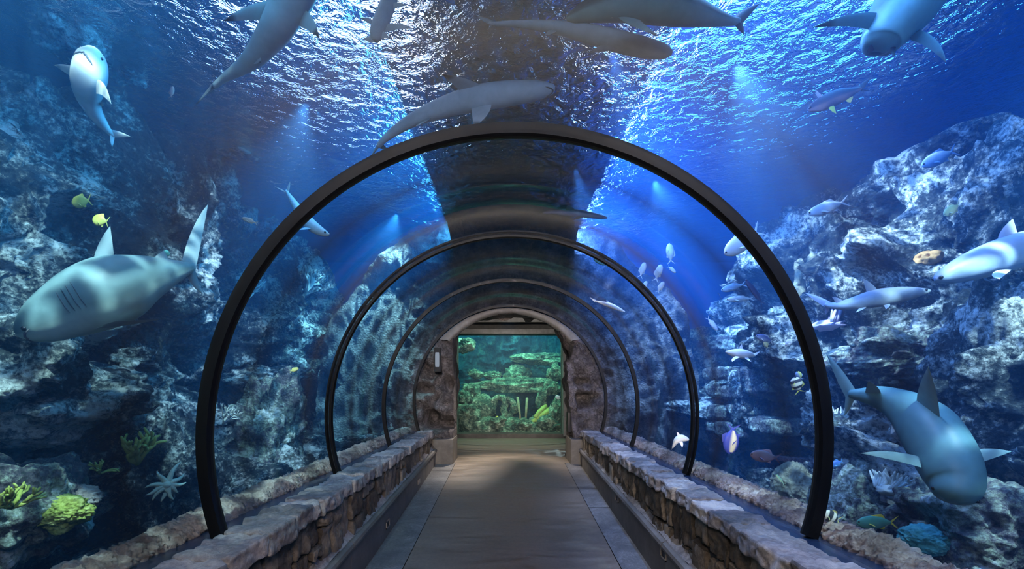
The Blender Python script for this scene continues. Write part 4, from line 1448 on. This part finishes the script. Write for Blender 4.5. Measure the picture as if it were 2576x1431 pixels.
# striped angelfish
c0, c1 = (.10, .16, .62), (.85, .85, .6)
simple_fish(1840, 1105, 3.5, 74, 262, 40, 'blue angelfish with a pale stripe and trailing fins above the right parapet', c0, (.2, .28, .8), (.08, .12, .5),
            colf=lambda t, s_, c_: (.9, .9, .66) if (.2 < t < .85 and -.1 < s_ < .5) else (.05, .09, .5), up=(1, 0, .1), wide=.35)
# small pale sharks between the arches
creature('shark', 'small pale blue shark right above the crust, between third and second arch', 'shark',
         [(1733, 1106, 3.9, 2), (1726, 1104, 3.9, 6), (1714, 1102, 3.9, 9), (1704, 1106, 3.9, 8), (1697, 1116, 3.92, 5), (1692, 1126, 3.95, 2)],
         (0, 0, 1), wide=.9, back=(.6, .75, .85), belly=(.9, .95, 1), fins=[((1716, 1110, 3.88), (1708, 1112, 3.88), (1716, 1126, 3.8), .1, SILB, SILB), ((1712, 1096, 3.9), (1704, 1098, 3.9), (1702, 1086, 3.9), .1, SIL, SIL), ((1694, 1122, 3.94), (1690, 1128, 3.95), (1686, 1136, 3.98), 0, SIL, SIL)])
creature('shark', 'stout pale shark facing left in mid distance between the right arches', 'shark',
         [(1826, 884, 4.6, 2), (1834, 886, 4.6, 6), (1850, 888, 4.6, 11), (1868, 890, 4.62, 12), (1884, 892, 4.65, 8), (1896, 894, 4.7, 3)],
         (0, 0, 1), wide=1.2, back=(.75, .82, .9), belly=(.85, .9, 1), fins=[((1850, 896, 4.55), (1862, 898, 4.55), (1842, 910, 4.4), .1, SILB, SILB), ((1872, 898, 4.6), (1882, 898, 4.6), (1890, 910, 4.5), .1, SILB, SILB), ((1860, 878, 4.6), (1870, 880, 4.6), (1866, 866, 4.6), .1, SIL, SIL), ((1890, 892, 4.7), (1898, 896, 4.7), (1912, 884, 4.75), 0, SIL, SIL)])

# ------------------------------------------------------------------ far tank behind the green window
g = MB()
g.box(-3.2, 3.2, 18.0, 18.1, -2.2, 3.0)
struct(g.build('wall_far_tank', plain('far_tank_blue', (.02, .22, .4), .9, .1)))
g = MB(); g.box(-3.2, 3.2, 14.4, 18.1, -2.3, -2.2); struct(g.build('ground_far_tank', M['farreef']))
g = MB(); g.box(-3.3, -3.2, 14.4, 18.1, -2.3, 3.0); struct(g.build('wall_far_tank_west', M['darkconc']))
g = MB(); g.box(3.2, 3.3, 14.4, 18.1, -2.3, 3.0); struct(g.build('wall_far_tank_east', M['darkconc']))
g = MB(); g.box(-3.19, 3.19, 14.35, 17.99, -2.19, 2.9); struct(g.build('water', M['farwater'], origin=(0, 0, 0)))


def far(px, py, Y, w, h, seed, label, d=.6, amp=1.2, low=.4, name='coral_rock', mat='farreef'):
    c = K(px, py, Y)
    s = Y / F
    o = boulder(c, (w * s, d, h * s), seed, M[mat], name, 5, amp, low)
    tag(o, label, 'rock' if name == 'coral_rock' else 'coral')


far(1345, 902, 16.4, 108, 26, 61, 'upper bright ledge of rock inside the far green window')
far(1290, 970, 16.2, 170, 32, 62, 'long middle ledge of rock inside the far green window')
far(1300, 945, 16.4, 60, 44, 63, 'lump of coral on the middle ledge of the far window', name='coral_clump')
far(1215, 1022, 15.6, 62, 56, 64, 'large rounded green boulder low left in the far window', amp=.6, low=.15)
far(1188, 990, 15.8, 40, 40, 65, 'rounded coral above the boulder at the left of the far window', amp=.8)
far(1172, 870, 15.2, 44, 34, 66, 'bright coral tuft in the top left corner of the far window', name='coral_clump')
far(1172, 1062, 15.0, 60, 56, 67, 'rubble rock in the bottom left corner of the far window')
far(1225, 1078, 15.0, 80, 40, 68, 'low rubble along the bottom of the far window, left of its middle')
far(1290, 1076, 15.2, 90, 44, 69, 'low rubble along the bottom middle of the far window')
far(1350, 1074, 15.4, 80, 40, 70, 'low rubble along the bottom of the far window, right of its middle')
far(1380, 1064, 15.1, 46, 44, 71, 'rounded rock in the bottom right corner of the far window', amp=.8)
far(1362, 1008, 15.6, 26, 60, 72, 'upright pale rock finger on the right of the far window')
far(1385, 975, 15.8, 36, 40, 73, 'pale coral lump at the right edge of the far window', name='coral_clump')
for k, (pts, lab) in enumerate([([(1240, 1045), (1240, 1015), (1252, 1000), (1266, 1006), (1270, 1030), (1268, 1050)], 'left arch of coral rock inside the far green window'),
                                ([(1274, 1002), (1288, 1012), (1296, 1030), (1284, 1044), (1268, 1060)], 'curved coral rock right of the arch in the far window')]):
    P = cat([(*K(a, b, 15.5),) for a, b in pts], 30)
    V, Q = tube([Vector(p) for p in P], .11, 20)
    V = np.array(V)
    V += np.stack([fbm(V * 6 + i * 9, 3) * .06 for i in range(3)], 1)
    tag(mk('coral_arch', V, Q, M['farreef']), lab, 'rock')
for k, (a, b, r, lab) in enumerate([((1340, 1062), (1384, 1030), 7, 'lower thick tube coral slanting up in the far window'), ((1346, 1050), (1372, 1020), 6, 'upper thick tube coral slanting up in the far window'),
                                    ((1310, 1062), (1302, 1000), 3, 'thin upright tube coral left of the slanting tubes'), ((1322, 1062), (1326, 1002), 3, 'thin upright tube coral beside the slanting tubes')]):
    p, q = K(*a, 15.2), K(*b, 15.5)
    V, Q = tube([p, p.lerp(q, .5) + Vector((0, 0, .03)), q, q + (q - p).normalized() * .02], [r * .013 * .8, r * .013, r * .013 * 1.15, r * .013 * .7], 14)
    tag(mk('tube_coral', V, Q, M['coralG'] if k < 2 else M['brain']), lab, 'coral')
simple_fish(1212, 1084, 14.7, 26, 175, 9, 'small pale fish resting at the bottom left of the far window', (.6, .8, .7), (.85, .95, .85))
simple_fish(1203, 1058, 14.9, 12, 100, 8, 'small dark blue fish above the rubble in the far window', (.05, .1, .3), (.1, .2, .5))
simple_fish(1250, 1052, 14.9, 12, 80, 9, 'tiny yellow fish under the coral arch in the far window', (.7, .65, .1), (.8, .75, .2))
simple_fish(1404, 1000, 14.8, 16, 150, 9, 'small silver fish at the right edge of the far window', SIL, SILB)

nx_, nz_ = 220, 160
UU, VV = np.meshgrid(np.linspace(-3.1, 3.1, nx_), np.linspace(-2.15, 2.2, nz_), indexing='ij')
P = np.stack([UU.ravel(), np.full(UU.size, 17.6), VV.ravel()], 1)
P[:, 1] -= 0.4 * np.clip(1 - (P[:, 2] + 2.15) / 3.4, 0, 1) + fbm(P * 1.1 + 3, 3) * .7 + fbm(P * 3.2, 4, ridge=True) * .35 + fbm(P * 11, 2, ridge=True) * .08
P[:, 1] = np.clip(P[:, 1], 14.9, 17.95)
tag(mk('reef_backdrop', P, gridf(nx_, nz_), rockmat('deep_blue_reef_rock', [(0.35, (0.005, 0.03, 0.06)), (0.52, (0.02, 0.08, 0.13)), (0.62, (0.08, 0.2, 0.2)), (0.75, (0.3, 0.5, 0.4))], 2.6, 12.0, 1.0, 0.06), origin=(0, 17.6, -2.15)), 'dim craggy reef wall at the back of the tank behind the far window', 'reef')
for k, (px, py, w, h, Y) in enumerate([(1165, 1005, 34, 40, 15.3), (1172, 1035, 40, 34, 14.9), (1250, 1062, 40, 26, 14.8), (1318, 1066, 36, 24, 14.9), (1402, 1040, 34, 50, 15.2),
                                       (1398, 940, 34, 40, 16.0), (1240, 945, 44, 20, 16.6), (1195, 940, 30, 24, 16.4), (1400, 1080, 40, 26, 14.8), (1268, 1084, 34, 18, 14.7)]):
    far(px, py, Y, w, h, 100 + k, ['pale knob halfway up the left edge of the far window', 'rounded knob low on the left edge of the far window', 'crusty rubble under the coral arch in the far window',
        'crusty rubble between the tube corals in the far window', 'dark coral mass low on the right edge of the far window', 'dark coral mass halfway up the right edge of the far window',
        'small dim ledge left of the middle ledge in the far window', 'small dim knob near the upper left in the far window', 'last rubble piece in the lower right corner of the far window',
        'lowest small rubble piece at the bottom of the far window, left of centre'][k], amp=1.4)

# ------------------------------------------------------------------ hall above the water: dark roof, lamps and a catwalk
g = MB(); g.box(-TX, TX, TY0, TY1, 6.6, 6.7); struct(g.build('ceiling_hall', plain('dark_hall_roof', (.004, .01, .022), .9)))
g = MB()
g.box(-1.45, 1.85, TY0, TY1, 4.35, 4.5)
for k in range(14):
    g.box(-1.3, 1.7, TY0 + .6 + k * 1.2, TY0 + .7 + k * 1.2, 4.25, 4.36)
tag(g.build('catwalk', plain('catwalk_boards', (.004, .01, .02), .9)), 'dark catwalk over the water above the middle of the tunnel', 'catwalk')
for x, w, c, st, lab in ((-1.75, .16, (.9, .93, 1.0), 34, 'bright white lamp strip above the water left of the dark middle'), (2.35, .2, (.85, .92, 1.0), 24, 'white lamp strip above the water right of the dark middle')):
    g = MB()
    g.box(x - w / 2, x + w / 2, 2.0, 10.5, 4.72, 4.76)
    o = g.build('lamp_strip', emis('lamp_strip_glow_%d' % (x > 0), c, st))
    tag(o, lab, 'lamp')
for x0, x1, c, st, lab in ((-5.0, -1.95, (.36, .56, .95), 15, 'broad blue light panel above the left of the tank'), (2.7, 7.2, (.07, .38, .95), 17, 'broad deep blue light panel above the right of the tank')):
    g = MB()
    for k in range(9):
        g.box(x0, x1, TY0 + k * 1.8 + .1, TY0 + k * 1.8 + 1.6, 5.0, 5.05)
    o = g.build('light_panel', emis('panel_glow_%d' % (x0 > 0), c, st))
    tag(o, lab, 'lamp')
